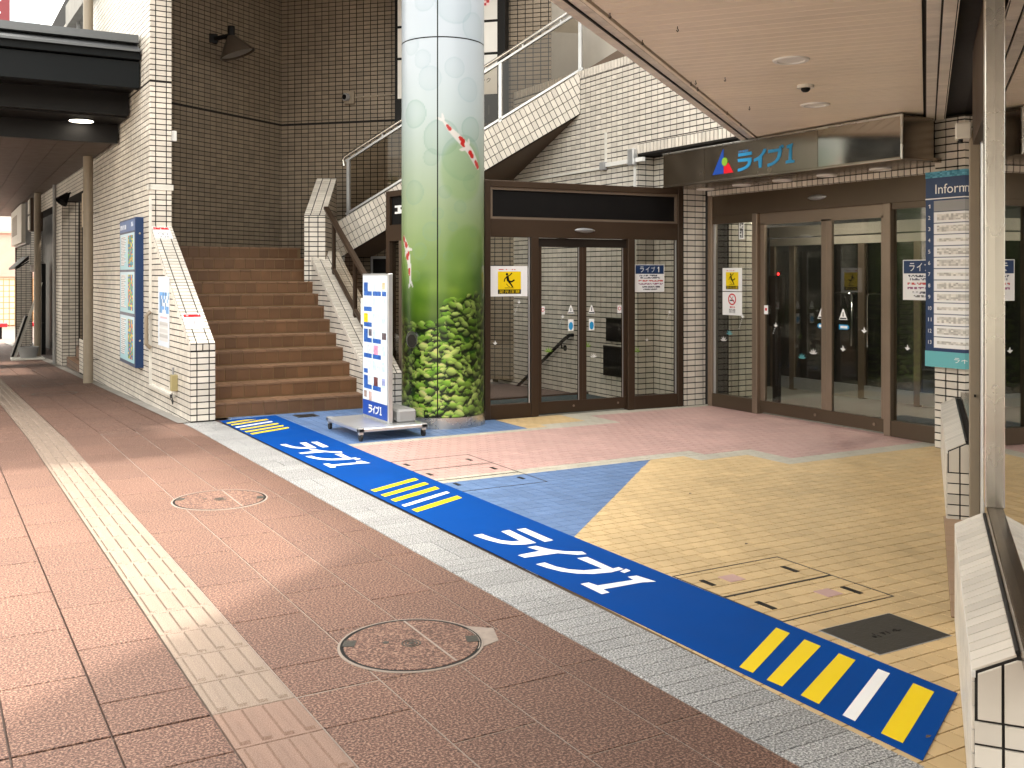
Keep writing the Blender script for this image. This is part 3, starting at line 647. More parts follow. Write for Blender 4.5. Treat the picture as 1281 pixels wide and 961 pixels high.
# ------------------------------------------------------------------ stair hall: dark tiled walls
CC = Vector((4.635, 15.64, 0)); AA = Vector((2.55, 14.27, 0)); U1 = (CC-AA).normalized(); N1 = Vector((U1.y, -U1.x, 0)); L1 = (CC-AA).length
dw = wall('tiled_wall', 'dark brown tiled side wall of the stairwell with the floodlight', AA, U1, Z, N1, [(0, 0), (L1, 0), (L1, 6.1), (0, 6.1)], .25)
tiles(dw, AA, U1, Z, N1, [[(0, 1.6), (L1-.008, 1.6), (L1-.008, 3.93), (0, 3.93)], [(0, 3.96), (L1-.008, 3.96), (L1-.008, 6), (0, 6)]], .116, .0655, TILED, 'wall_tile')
U2 = Vector((.7071, -.7071, 0)); N2 = Vector((-.7071, -.7071, 0))
bw = wall('tiled_wall', 'brown tiled back wall of the stairwell with the security camera', CC, U2, Z, N2, [(0, 0), (7, 0), (7, 6.1), (0, 6.1)], .25)
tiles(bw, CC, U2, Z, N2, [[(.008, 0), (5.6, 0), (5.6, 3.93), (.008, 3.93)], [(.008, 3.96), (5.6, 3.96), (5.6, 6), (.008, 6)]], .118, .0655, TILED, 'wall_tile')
roof = MB(); roof.plan([(2.3, 8.9), (5.1, 8.9), (5.1, 12.4), (8, 12.4), (8, 20), (1.9, 20)], 6.1, 6.5)
tag(roof.build('upper_floor', CONC), 'concrete underside of the upper floor above the stairwell', 'ceiling')
# floodlight, camera
fl = thing('floodlight', 'dark conical floodlight on an arm high on the dark side wall', 'lamp', AA+U1*.98+N1*.0+Z*4.93)
FX = (.34, -.10, -1); fc = N1*.36+Z*.05
MB().lathe(fc, FX, [(.045, -.03), (.07, .0), (.15, .10), (.25, .24), (.262, .262), (.25, .262), (.14, .11)], 28).build('shade', FLG, fl, smooth=True)
MB().lathe(fc, FX, [(.0, .225), (.232, .235)], 28).build('lens', ALU, fl)
MB().cyl(fc+Z*-.0, (0, 0, 1), .05, .16, 14).build('neck', BLACKP, fl); MB().bar(fc+Z*.03, Z*.06, .05, .05).build('arm', BLACKP, fl); MB().box(-.06, .06, -.06, .06, .0, .13).build('wall_plate', BLACKP, fl)
sc = thing('security_camera', 'small square security camera on the brown back wall', 'camera', CC+U2*1.19+N2*.006+Z*4.32)
MB().prism([(-.085, -.1), (.085, -.1), (.085, .1), (-.085, .1)], (0, 0, 0), U2, Z, N2, 0, .05).build('plate', PIPE, sc, bevel=.006); MB().cyl(N2*.05-U2*.02, N2-U2*.5, .06, .06, 18).build('body', GREYP, sc, smooth=True); MB().cyl(N2*.10-U2*.045, N2-U2*.5, .04, .02, 16).build('lens', BLACKP, sc)
MB().bar(U2*.085+N2*.015, U2*.85+N2*.015+Z*.02, .022, .022).build('conduit', PIPE, sc)
# vertical sign box behind the column
vs_ = thing('vertical_sign', 'tall white shop sign box on the back wall behind the column', 'sign', CC+U2*2.02+N2*.01+Z*3.84)
def q2(u0, u1, z0, z1, n0, n1): return MB().prism([(u0, z0), (u1, z0), (u1, z1), (u0, z1)], (0, 0, 0), U2, Z, N2, n0, n1)
q2(0, 1.74, 0, 2.2, 0, .20).build('casing', BLACKP, vs_)
for k, (z0, z1) in enumerate(((.0, .36), (.38, .98), (1.0, 1.46), (1.48, 2.2))):
    q2(.05, 1.62, z0+.01, z1-.01, .2, .21).build('sign_panel', BLACKP if k == 0 else WHITEP, vs_)
text(vs_, 'ライブ1', U2*.9+Z*.08+N2*.21, U2, Z, .6, .18, DARK); text(vs_, 'C', U2*1.2+Z*.72+N2*.21, U2, Z, .2, .2, BLACKP); text(vs_, 'クリニック', U2*1.1+Z*.56+N2*.21, U2, Z, .42, .07, BLACKP)
im = np.ones((5, 22, 3))*.93; im[:, 8:] = np.where(RNG.random((5, 14, 1)) < .7, np.array([.80, .25, .28]), np.array([.95, .75, .75]))
sheet(vs_, 'smudged_print', U2*.5+Z*1.12+N2*.21, U2, Z, .85, .18, im); im = np.ones((8, 22, 3))*.93; im[:, 6:] = np.where(RNG.random((8, 16, 1)) < .6, np.array([.78, .25, .28]), np.array([.95, .85, .85]))
sheet(vs_, 'smudged_print', U2*.5+Z*1.7+N2*.21, U2, Z, 1.0, .3, im)

# ------------------------------------------------------------------ stairs
stair = thing('staircase', 'brown tiled staircase rising between the white parapet and stringer wall', 'stairs', (2.5, 11.03, 0))
RI, TR = .1633, .30
def xr(y): return 4.25+.07*(y-11.03)
rt = MB().box(-.067, .067, -.006, 0, -.062, .062).mesh('riser_tile', bevel=.002); rt.materials.append(STEPT)
for k in range(12):
    y0 = 11.03+TR*k; y1 = 11.03+TR*(k+1) if k < 11 else 16.2; z1 = RI*(k+1); x1 = xr(y0)+.05
    s = MB((2.5, 11.03, 0)).box(2.5, x1, y0, y1, max(0, z1-.45), z1-.012).build('step', MORT, stair)
    nn = MB((2.5, 11.03, 0)); x = 2.5
    while x < x1-.02:
        w = .142; nn.box(x+.003, min(x+w-.003, x1), y0-.012, min(y0+.29, y1), z1-.022, z1); x += w
    nn.build('nosing_tile', NOSE, s)['kind'] = 'stuff'
    i = 0
    while 2.5+.142*i+.07 < x1:
        o_ = link('riser_tile', rt, s); o_.location = (.142*i+.07, y0-11.03, z1-.022-.064); i += 1
# stringer wall on the right of the stairs
SX, SYa, SZ0, SSL = 4.25, 10.92, .40, .544
sw_o = Vector((SX, SYa, 0)); SD = Vector((.07, 1, 0)).normalized(); SSN = Vector((-1, .07, 0)).normalized()
Ls = 2.75
strw = wall('stringer_wall', 'white tiled stringer wall sloping up along the right of the stairs', sw_o, SD, Z, SSN, [(0, -.05), (Ls, -.05), (Ls, SZ0+SSL*Ls), (0, SZ0)], .42)
tiles(strw, sw_o, SD, Z, SSN, [[(0, 0), (Ls, 0), (Ls, SZ0+SSL*Ls-.07), (0, SZ0-.07)]], .125, .0675, TILE, 'wall_tile')
tiles(strw, sw_o, SD, Z, SSN, [[(0, SZ0-.065), (Ls, SZ0+SSL*Ls-.065), (Ls, SZ0+SSL*Ls), (0, SZ0)]], .0675, 5, TILE, 'edge_tile')
cu = Vector((SD.x, SD.y, SSL)).normalized(); cw = -SSN; cn_ = cw.cross(cu).normalized()
tiles(strw, sw_o+Z*SZ0, cw, cu, cn_, [[(0, 0), (.42, 0), (.42, Ls*math.hypot(1, SSL)), (0, Ls*math.hypot(1, SSL))]], .13, .0675, TILE, 'coping_tile', ou=-.03)
tiles(strw, sw_o, cw, Z, -SD, [[(0, 0), (.42, 0), (.42, SZ0-.005), (0, SZ0-.005)]], .118, .0675, TILE, 'end_tile', ou=-.02)
# raised parapet at the head of the stairs
PD = Vector((math.cos(rad(62)), math.sin(rad(62)), 0)); PN = Vector((PD.y, -PD.x, 0)); pp = Vector((4.34, 13.55, 0)); pl = 1.05
par = wall('stair_parapet', 'white capped parapet rising at the head of the stairs', pp+PN*.29, PD, Z, PN, [(0, 1.3), (pl, 1.3), (pl, 3.0), (0, 2.39)], .29)
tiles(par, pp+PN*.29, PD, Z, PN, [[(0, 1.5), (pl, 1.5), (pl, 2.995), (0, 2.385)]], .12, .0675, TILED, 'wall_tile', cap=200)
tiles(par, pp, PN, Z, -PD, [[(0, 1.4), (.29, 1.4), (.29, 2.385), (0, 2.385)]], .125, .0675, TILE, 'end_tile', ou=-.06)
pu_ = Vector((PD.x*pl, PD.y*pl, .61)); tiles(par, pp+Z*2.392, PN, pu_, PN.cross(pu_), [[(0, 0), (.29, 0), (.29, pu_.length), (0, pu_.length)]], .125, .0675, TILE, 'coping_tile', ou=-.04)
# bronze guard rail on the stringer
gd = thing('guard_rail', 'dark bronze guard rail standing on the stringer wall', 'railing', (4.45, 11.0, 0))
def gp_(y, z): return Vector((.07*(y-11)*1.0, y-11.0, z))
MB().bar(gp_(13.45, 2.50), gp_(10.95, 1.20), .075, .05).build('handrail', BRZ, gd, bevel=.01)
MB().bar(gp_(13.1, 1.66), gp_(10.95, .55), .05, .04).build('bottom_rail', BRZ, gd, bevel=.004)
for y in (13.05, 12.05, 11.0):
    zc = SZ0+SSL*(y-SYa); MB().bar(gp_(y, zc), gp_(y, 1.2+.52*(y-10.95)), .045, .045, X).build('post', BRZ, gd)
MB().add([gp_(13.05, 1.70), gp_(11.0, .62), gp_(11.0, 1.18), gp_(13.05, 2.24)], [(0, 1, 2, 3)]).build('glass_panel', GLASSB, gd)

# second flight crossing behind the column
E1 = Vector((7.35, 11.14, 0)); FD = Vector((-.616, .788, 0)); FN = Vector((-.788, -.616, 0)); FSL = .507
flight = thing('stair_flight', 'white tiled upper flight of stairs sloping behind the column', 'stairs', (7.35, 11.14, 0))
fl_u = Vector((FD.x, FD.y, -FSL)).normalized(); fl_v = Vector((FD.x*FSL, FD.y*FSL, 1)).normalized()
FH = .487; FO = E1+Z*3.704; FLn = 3.72*math.hypot(1, FSL)
MB(E1).prism([(-.9, 0), (FLn-.05, 0), (FLn-.05, FH), (-.9, FH)], FO, fl_u, fl_v, fl_u.cross(fl_v), 0, 1.35 if fl_u.cross(fl_v).dot(FN) < 0 else -1.35).build('flight_body', pm('flight soffit paint', (.11, .075, .05), .7, namt=.2), flight)
MB(E1).prism([(-.0, 0), (FLn, 0), (FLn, FH), (-.245, FH)], FO, fl_u, fl_v, FN, -.05, .012).build('stringer_face', GROUT, flight)
tiles(flight, FO+FN*.012, -fl_u, fl_v, FN, [[(-FLn, 0), (-.0, 0), (.245, FH), (-FLn, FH)]], .0735, FH/4, TILE, 'stringer_tile', joint=.009)
tiles(flight, FO+FN*.012+fl_v*FH, -fl_u, -FN, fl_v, [[(-FLn, 0), (.24, 0), (.24, .12), (-FLn, .12)]], .0735, .12, TILE, 'coping_tile', joint=.009)
# stainless railing on that flight
rl = thing('stair_railing', 'steel and glass railing on the upper stair flight', 'railing', E1+Z*4.248)
def rp(t, h, n=-.06): return FD*t+FN*n+Z*(h-FSL*t)
MB().tube([rp(3.70, .80), rp(3.72, .90), rp(3.68, .93), rp(-.3, .93), rp(-1.3, .93)], .025, 12).build('handrail', STEEL, rl, smooth=True)
MB().bar(rp(3.66, .85), rp(-1.3, .85), .05, .028, Z).build('top_rail', ALU, rl); MB().bar(rp(3.66, .065), rp(-.02, .065), .05, .03, Z).build('bottom_rail', ALU, rl)
for t in (3.62, 2.42, 1.18, .02): MB().bar(rp(t, .0), rp(t, .84), .045, .05, FN).build('post', ALU, rl)
for a, b in ((3.59, 2.45), (2.39, 1.21), (1.15, .05)): MB().add([rp(a, .08), rp(b, .08), rp(b, .83), rp(a, .83)], [(0, 1, 2, 3)]).build('glass_panel', GLASSB, rl)
for t in np.arange(.3, 3.6, .55): MB().bar(rp(t, .86), rp(t, .92), .02, .02, FN).build('rail_bracket', ALU, rl)

# ------------------------------------------------------------------ white wall beside the flight, pilaster and corner pier
xo = Vector((7.35, 13.6, 0)); NU = Vector((0, -1, 0))
xw = wall('tiled_wall', 'white tiled wall with a soldier course rising behind the left glass door', xo, NU, Z, -X,
          [(0, -2), (3.73, -2), (3.73, 3.02), (6.2, 3.02), (6.2, 4.28), (0, 4.28)], .25)
tiles(xw, xo, NU, Z, -X, [[(.2, -1.2), (3.73, -1.2), (3.73, 3.02), (.2, 3.02)], [(.2, 3.02), (3.73, 3.02), (3.73, 4.165), (.2, 4.165)], [(3.73, 3.16), (5.6, 3.16), (5.6, 4.165), (3.73, 4.165)]], .118, .0655, TILE, 'wall_tile', ov=.03)
tiles(xw, xo, NU, Z, -X, [[(.2, 4.17), (5.6, 4.17), (5.6, 4.28), (.2, 4.28)]], .0675, .118, TILE, 'soldier_tile', ov=4.166)
tiles(xw, xo, NU, Z, -X, [[(3.6, 3.035), (5.6, 3.035), (5.6, 3.158), (3.6, 3.158)]], .0675, .123, TILE, 'soldier_tile', ov=3.035)
pil = wall('pilaster', 'tiled pilaster at the end of the white wall above the left door', Vector((7.35, 9.87, 0)), X, Z, -Y, [(0.0, 0), (.25, 0), (.25, 3.02), (0.0, 3.02)], .2)
tiles(pil, Vector((7.35, 9.868, 0)), X, Z, -Y, [[(0, 0), (.25, 0), (.25, 3.0), (0, 3.0)]], .118, .0655, TILE, 'pier_tile', ov=.03, cap=200)
pil2 = wall('tiled_wall', 'short white tiled return wall inside the left door next to the corner pier', Vector((7.6, 9.87, 0)), NU, Z, -X, [(0, 0), (.5, 0), (.5, 3.02), (0, 3.02)], .2)
tiles(pil2, Vector((7.6, 9.87, 0)), NU, Z, -X, [[(0, 0), (.45, 0), (.45, 3.0), (0, 3.0)]], .118, .0655, TILE, 'wall_tile', ov=.03, cap=200)
pc = Vector((7.62, 9.33, 0))
pier = wall('tiled_pier', 'beige tiled corner pier between the two glass entrances', pc, X, Z, -Y, [(0, 0), (.34, 0), (.34, 3.02), (0, 3.02)], .1)
tiles(pier, pc, X, Z, -Y, [[(0, 0), (.33, 0), (.33, 3.0), (0, 3.0)]], .122, .068, TILE, 'pier_tile', ou=-.07)
# cable trunking on the white wall
tk = thing('cable_trunking', 'white cable trunking with small boxes on the tiled wall', 'trunking', (7.34, 12.6, 2.9))
def tr(y, z): return Vector((-.012, y-12.6, z-2.9))
MB().bar(tr(12.7, 2.93), tr(10.6, 2.93), .03, .03).build('long_run', OFFW, tk); MB().bar(tr(10.6, 2.96), tr(9.72, 2.96), .04, .05).build('thick_run', WHITEP, tk)
MB().box(-.06, -.005, 10.5-12.6, 10.6-12.6, .0, .1).build('dark_box', GREYP, tk, bevel=.004); MB().box(-.07, -.005, 9.86-12.6, 9.98-12.6, .0, .2).build('grey_box', ALU, tk, bevel=.006)
MB().bar(tr(10.52, 3.0), tr(10.52, 3.38), .025, .025, X).build('riser_pipe', OFFW, tk); MB().bar(tr(9.9, 2.9), tr(9.9, 1.7), .025, .025, X).build('drop_pipe', WHITEP, tk)
# basement stair seen through the left door
hr = thing('wall_handrail', 'black handrail sloping down the tiled wall behind the left door', 'handrail', (7.28, 11.3, .75))
MB().tube([(0.06, .0, .0), (0, .0, .0), (0, .15, -.07), (0, 1.75, -1.03), (0, 2.3, -1.36)], .024, 12).build('rail', BLACKP, hr, smooth=True)
for y in (.2, 1.5): MB().tube([(.06, y, -.58*y-.07), (0, y, -.58*y-.07), (0, y, -.58*y)], .012, 8).build('bracket', BLACKP, hr); MB().cyl((.064, y, -.58*y-.07), (-1, 0, 0), .04, .012, 14).build('rosette', BLACKP, hr)
lf = MB(); lf.plan([(4.9, 9.42), (7.6, 9.42), (7.35, 11.0), (4.7, 11.0)], -.2, -.008); struct(lf.build('vestibule_floor', LOBF))
MB_ = MB(); MB_.box(4.75, 7.34, 10.93, 11.0, -.008, .02); tag(MB_.build('stair_edge', BRZ), 'brown edge strip where the basement stair begins', 'edge strip')
pit = MB()
for k in range(8): pit.box(4.7, 7.34, 11.0+.28*k, 11.28+.28*k, -2.2, -.17*(k+1))
tag(pit.build('basement_stairs', LOBF), 'basement stairs going down behind the left glass door', 'stairs')
ca = MB(); ca.box(5.0, 7.3, 9.58, 10.9, -.008, .004); tag(ca.build('door_mat', CARP), 'dark teal mat just inside the left glass door', 'mat', None)
for z0, z1, y0, y1, lb in ((.72, 1.02, 10.15, 10.5, 'upper black board on the tiled wall behind the left door'), (.28, .66, 10.12, 10.56, 'lower black board on the tiled wall behind the left door')):
    t = thing('black_board', lb, 'board', (7.335, y0, z0)); MB().box(-.02, 0, 0, y1-y0, 0, z1-z0).build('board_face', BLACKP, t); MB().box(-.024, -.02, 0, y1-y0, z1-z0-.02, z1-z0).build('frame', DARK, t)

# ------------------------------------------------------------------ left glass entrance
ld = thing('glass_door', 'dark bronze sliding glass entrance with black transom beside the column', 'door', (5.02, 9.50, 0), math.atan2(-.15, 2.58))
def B(x0, x1, z0, z1, y0=-.04, y1=.06): return MB().box(x0, x1, y0, y1, z0, z1)
for x in (0, 2.515): B(x, x+.07, 0, 2.58).build('jamb', BRZ, ld, bevel=.004)
B(.07, 2.515, 2.51, 2.58).build('head_rail', BRZ, ld, bevel=.004); B(.07, 2.515, 1.97, 2.165, -.035, .055).build('header', BRZ, ld, bevel=.004)
B(.07, 2.515, 2.165, 2.51, .0, .03).build('transom_panel', BLACKP, ld)
for x0, x1, z0, z1 in ((.07, .10, 2.165, 2.51), (2.485, 2.515, 2.165, 2.51), (.10, 2.485, 2.48, 2.51), (.10, 2.485, 2.165, 2.19)): B(x0, x1, z0, z1, -.02, .0).build('transom_bead', BRZL, ld)
for x in (.565, 1.82): B(x, x+.09, 0, 1.97).build('mullion', BRZ, ld, bevel=.004)
for x0, x1 in ((.07, .565), (1.91, 2.515)):
    B(x0, x1, 0.0, .155, -.03, .05).build('bottom_rail', BRZ, ld, bevel=.004); B(x0, x1, .155, 1.97, .008, .018).build('pane', GLASS, ld); B(x1-.025, x1-.012, .155, 1.97, -.02, -.005).build('bead', ALU, ld)
for x0, x1 in ((.66, 1.235), (1.235, 1.82)):
    lf_ = B(x0, x1, .02, .15, .0, .04).build('door_leaf', BRZ, ld)
    B(x0, x0+.05, .15, 1.87, .0, .04).build('stile', BRZ, lf_, bevel=.003); B(x1-.05, x1, .15, 1.87, .0, .04).build('stile', BRZ, lf_, bevel=.003); B(x0, x1, 1.87, 1.965, .0, .04).build('top_rail', DARK, lf_)
    B(x0+.05, x1-.05, .15, 1.87, .015, .025).build('pane', GLASS, lf_); B(x1-.058, x1-.05, .15, 1.87, -.002, .0).build('seal', ALU, lf_)
    MB().cyl((x1-.12, -.002, .09), (0, -1, 0), .013, .006, 12).build('lock', BRZL, lf_)
def sensor(parent, x, y, z, rot=None):
    m = MB(); ring = []
    for k in range(9):
        a = -1+2*k/8; ring.append((a*.13, .028*math.sqrt(max(.02, 1-a*a))))
    vs = []; n = 12
    for a, r in ring: vs += [(x+a, y-abs(r*math.cos(2*math.pi*i/n)), z+r*math.sin(2*math.pi*i/n)) for i in range(n)]
    m.add(vs, [(k*n+i, k*n+(i+1) % n, (k+1)*n+(i+1) % n, (k+1)*n+i) for k in range(8) for i in range(n)])
    return m.build('motion_sensor', ALU, parent, smooth=True)
sensor(ld, 1.24, -.036, 2.06)
# stickers and papers on the left entrance (each lies on the pane)
FR = Matrix.Rotation(math.atan2(-.15, 2.58), 4, 'Z')
def onld(x, y, z): v = FR @ Vector((x, y, z)); return Vector((5.02, 9.50, 0))+v
def slip_figure(parent, x, y, z, s, mat):
    """a person losing their footing, seen from the side"""
    m = MB(); P = lambda a, b: (x+a*s, y, z+b*s)
    hd = [(.34+.075*math.cos(t*math.pi/8), .84+.075*math.sin(t*math.pi/8)) for t in range(16)]
    def st(pts, w):
        for (a, b), (c, d) in zip(pts, pts[1:]):
            l = math.hypot(c-a, d-b); nx, nz = -(d-b)/l*w/2, (c-a)/l*w/2
            m.prism([(a+nx, b+nz), (a-nx, b-nz), (c-nx, d-nz), (c+nx, d+nz)], (x, y, z), X*s, Z*s, -Y, 0, .0006)
    def sc_(poly): m.prism(poly, (x, y, z), X*s, Z*s, -Y, 0, .0006)
    sc_(hd); st([(.36, .74), (.42, .45)], .16); st([(.40, .48), (.62, .40), (.82, .52)], .09); st([(.42, .45), (.60, .26), (.70, .10)], .09)
    st([(.34, .70), (.20, .58), (.16, .42)], .06); st([(.38, .72), (.54, .80), (.66, .92)], .06); st([(.30, .30), (.42, .16), (.52, .12)], .03); st([(.2, .06), (.78, .06)], .03)
    return m.build('slip_figure', mat, parent)
def caution(name, label, loc, rotz, w, h, land=True):
    t = thing(name, label, 'notice', loc, rotz)
    MB().box(0, w, -.002, 0, 0, h).build('sheet', PAPER, t)
    a, b = (.2*w, .82*w) if land else (.18*w, .82*w); z0, z1 = .08*h, .82*h
    MB().box(a, b, -.0026, -.002, z0+.2*(z1-z0), z1).build('yellow_field', SHY, t); MB().box(a, b, -.0026, -.002, z0, z0+.2*(z1-z0)).build('black_band', BLACKP, t)
    s = (z1-z0)*.78; slip_figure(t, (a+b)/2-s*.5, -.0028, z0+.22*(z1-z0), s, BLACKP)
    text(t, '足元注意', (a+.05*(b-a), -.0026, z0+.025*(z1-z0)), X, Z, .9*(b-a), .15*(z1-z0), SHY, lift=.0006)
    sheet(t, 'smudged_print', (.22*w, -.002, .87*h), X, Z, .45*w, .03*h, np.where(RNG.random((1, 14, 1)) < .6, np.array([.8, .35, .35]), np.array([.9, .85, .85])), lift=.0008)
    return t
RZ = math.atan2(-.15, 2.58)
caution('caution_notice', 'wide white sheet with yellow slip warning on the left door side pane', onld(.085, .004, 1.325), RZ, .45, .33)
def notice(label, loc, rotz, w, h):
    t = thing('service_notice', label, 'notice', loc, rotz)
    MB().box(0, w, -.002, 0, 0, h).build('sheet', PAPER, t); MB().box(.02*w, .98*w, -.0026, -.002, .66*h, .98*h).build('blue_header', NAVY, t)
    for c, x in zip('ライブ1', (.17, .36, .55, .76)): text(t, c, (x*w, -.0026, .72*h), X, Z, (.13 if c != '1' else .06)*w, .2*h, SHW, lift=.0006)
    for k, (z, a, b, col) in enumerate(((.57, .14, .75, (.25, .25, .3)), (.49, .18, .85, (.4, .4, .45)), (.38, .12, .95, (.75, .3, .3)), (.27, .12, .95, (.55, .3, .45)), (.16, .25, .85, (.3, .3, .35)), (.07, .28, .75, (.45, .45, .45)))):
        n = 24; r = np.where(RNG.random((2, n, 1)) < .62, np.array(col), np.array([.86, .86, .88])); sheet(t, 'smudged_print', (a*w, -.002, z*h), X, Z, (b-a)*w, .055*h, r, lift=.0008)
    return t
notice('white notice with navy heading on the right side pane of the left door', onld(1.935, .004, 1.36), RZ, .41, .32)
def tri_sticker(t, x, z, w, h):
    flat(t, 'triangle', [[(0, 0), (w, 0), (w*.55, h), (w*.45, h)]], (x, -.0012, z), X, Z, SHW); flat(t, 'mark', [[(w*.44, .3*h), (w*.56, .3*h), (w*.54, .72*h), (w*.46, .72*h)], [(w*.1, .06*h), (w*.9, .06*h), (w*.87, .18*h), (w*.13, .18*h)]], (x, -.0012, z), X, Z, BLACKP, lift=.003)
def stk(lab, loc, rotz, grp): return thing('door_sticker', lab, 'sticker', loc, rotz, grp)
for x, side in ((1.04, 'left'), (1.31, 'right')):
    t = stk('pair of small triangle and blue stickers on the %s leaf of the left door' % side, onld(x, .012, .93), RZ, 'safety stickers on the sliding doors')
    tri_sticker(t, 0, .19, .09, .10); flat(t, 'white_tag', [[(.01, 0), (.08, 0), (.08, .13), (.01, .13)]], (0, -.001, 0), X, Z, SHW); flat(t, 'blue_mark', [[(.045+.028*math.cos(a*math.pi/6), .055+.045*math.sin(a*math.pi/6)) for a in range(12)]], (0, -.001, 0), X, Z, CYAN, lift=.004)
for x, lab in ((.70, 'tiny no entry sticker on the left stile of the left door'), (1.70, 'tiny no entry sticker near the right stile of the left door')):
    t = stk(lab, onld(x, .012, 1.12), RZ, None); flat(t, 'paper', [[(0, 0), (.055, 0), (.055, .09), (0, .09)]], (0, -.001, 0), X, Z, PAPER)
    flat(t, 'red_ring', [[(.028+.021*math.cos(a*math.pi/6), .052+.021*math.sin(a*math.pi/6)) for a in range(12)]], (0, -.001, 0), X, Z, REDP, lift=.004); flat(t, 'ring_middle', [[(.028+.014*math.cos(a*math.pi/6), .052+.014*math.sin(a*math.pi/6)) for a in range(12)]], (0, -.001, 0), X, Z, PAPER, lift=.005)
def bird(loc, rotz, s, lab, leaves=True, tail=6, dirx=1):
    s *= .75
    t = thing('glass_decal', lab, 'decal', loc, rotz)
    flat(t, 'bird_shape', [[(-.5*s, .1*s), (0, -.35*s), (.55*s, .0), (.1*s, .15*s)], [(-.1*s, 0), (.3*s, .05*s), (.0, .6*s)]], (0, -.001, 0), X, Z, SHW)
    m = []
    for k in range(tail):
        cx, cz, r = -dirx*(.25+.18*k)*s, -(.6+.42*k)*s, .10*s
        m.append([(cx+r*math.cos(a*math.pi/4), cz+r*math.sin(a*math.pi/4)) for a in range(8)])
    if m: flat(t, 'dotted_trail', m, (0, -.001, 0), X, Z, SHW)
    return t
def sprig(loc, rotz, s, mat, lab):
    s *= .7; t = thing('glass_decal', lab, 'decal', loc, rotz); m = []
    for k in range(5):
        a = rad(20+35*k); c, d = math.cos(a), math.sin(a)
        m.append([(0, 0), (.5*s*c+.09*s*d, .5*s*d-.09*s*c), (s*c, s*d), (.5*s*c-.09*s*d, .5*s*d+.09*s*c)])
    flat(t, 'leaf', m, (0, -.001, 0), X, Z, mat); return t
bird(onld(.43, .004, 1.26), RZ, .06, 'white bird decal with a dotted trail below the wide caution sheet')
bird(onld(.98, .012, 1.09), RZ, .06, 'white bird decal beside the triangle sticker on the left leaf', tail=4)
bird(onld(2.42, .004, 1.12), RZ, .06, 'white star like bird decal right of the service notice', tail=4)
bird(onld(2.1, .004, .8), RZ, .06, 'white flying bird decal low on the right side pane', tail=0)
bird(onld(.14, .004, .82), RZ, .07, 'white gull decal low on the left side pane', tail=0)
sprig(onld(.8, .012, .70), RZ, .09, LGREEN, 'green sprig decal on the left leaf of the left door'); sprig(onld(1.29, .012, .74), RZ, .10, LGREEN, 'green sprig decal on the right leaf of the left door')
sprig(onld(1.95, .004, .66), RZ, .11, LGREEN, 'green sprig decal under the service notice'); sprig(onld(1.38, .012, .62), RZ, .08, SHW, 'white coral decal on the right leaf of the left door')
# side screen of the vestibule, mostly behind the column
ss = thing('glass_screen', 'bronze side screen with black lettered transom behind the column', 'screen', (4.72, 11.42, 0), math.atan2(-1.92, .30))
for x in (0, 1.85): B(x, x+.08, 0, 2.58).build('jamb', BRZ, ss, bevel=.004)
B(.08, 1.85, 2.51, 2.58).build('head_rail', BRZ, ss); B(.08, 1.85, 1.97, 2.165).build('header', BRZ, ss); B(.08, 1.85, 2.165, 2.51, .0, .03).build('transom_panel', BLACKP, ss)
B(.08, 1.85, .0, .155).build('bottom_rail', BRZ, ss); B(.08, 1.85, .155, 1.97, .0, .012).build('pane', GLASSD, ss); B(.3, .36, .155, 1.97).build('mullion', BRZL, ss)
im = np.where(RNG.random((4, 14, 1)) < .65, .9, .05)*np.ones((1, 1, 3)); sheet(ss, 'smudged_print', (.15, 0, 2.30), X, Z, .9, .10, im)
fp = thing('framed_picture', 'small framed picture in the dark space under the upper flight', 'picture', CC+U2*1.55+N2*.01+Z*1.55)
q2(0, .3, 0, .3, 0, .03).build('frame', ALU, fp); q2(.04, .26, .04, .26, .03, .033).build('picture', BLACKP, fp)

# ------------------------------------------------------------------ right glass entrance: X = 7.95
rdz = -math.pi/2
rdr = thing('glass_door', 'light bronze sliding glass entrance under the steel sign fascia', 'door', (7.95, 9.24, 0), rdz)   # local x runs toward the viewer, local y into the building
def ox(y): return 9.24-y
Bz = lambda y1, y0, z0, z1, a=-.04, b=.06: MB().box(ox(y1), ox(y0), a, b, z0, z1)
Bz(9.24, 9.17, 0, 2.5).build('jamb', BRZL, rdr, bevel=.004); Bz(8.485, 8.405, 0, 2.25).build('mullion', BRZL, rdr, bevel=.004); Bz(6.665, 6.585, 0, 2.25).build('mullion', BRZL, rdr, bevel=.004)
Bz(9.17, 5.75, 2.25, 2.495, -.02, .07).build('header', BRZR, rdr, bevel=.004)
Bz(9.17, 8.485, 2.16, 2.25, -.02, .05).build('head_rail', BRZR, rdr); Bz(6.585, 5.75, 2.19, 2.25, -.02, .05).build('head_rail', BRZR, rdr)
for a, b in ((9.17, 8.485), (6.585, 5.75)):
    Bz(a, b, 0, .155, -.03, .05).build('bottom_rail', BRZR, rdr, bevel=.004); Bz(a, b, .155, 2.2, .008, .018).build('pane', GLASSD, rdr)
Bz(9.165, 9.13, .155, 2.16, -.01, .0).build('bead', ALU, rdr)
for a, b in ((8.405, 7.435), (7.435, 6.665)):
    l_ = Bz(a, b, .02, .15, .01, .05).build('door_leaf', BRZR, rdr)
    Bz(a, a-.07, .15, 2.14, .01, .05).build('stile', BRZL, l_, bevel=.003); Bz(b+.07, b, .15, 2.14, .01, .05).build('stile', BRZL, l_, bevel=.003); Bz(a, b, 2.12, 2.25, .01, .05).build('top_rail', BRZL, l_)
    Bz(a-.07, b+.07, .15, 2.12, .025, .035).build('pane', GLASSD, l_); MB().cyl((ox(b)-.15, .008, .085), (0, -1, 0), .016, .006, 12).build('lock', BRZL, l_)
sensor(rdr, ox(7.53), -.022, 2.37)
def onrd(y, off, z): return Vector((7.95+off, y, z))
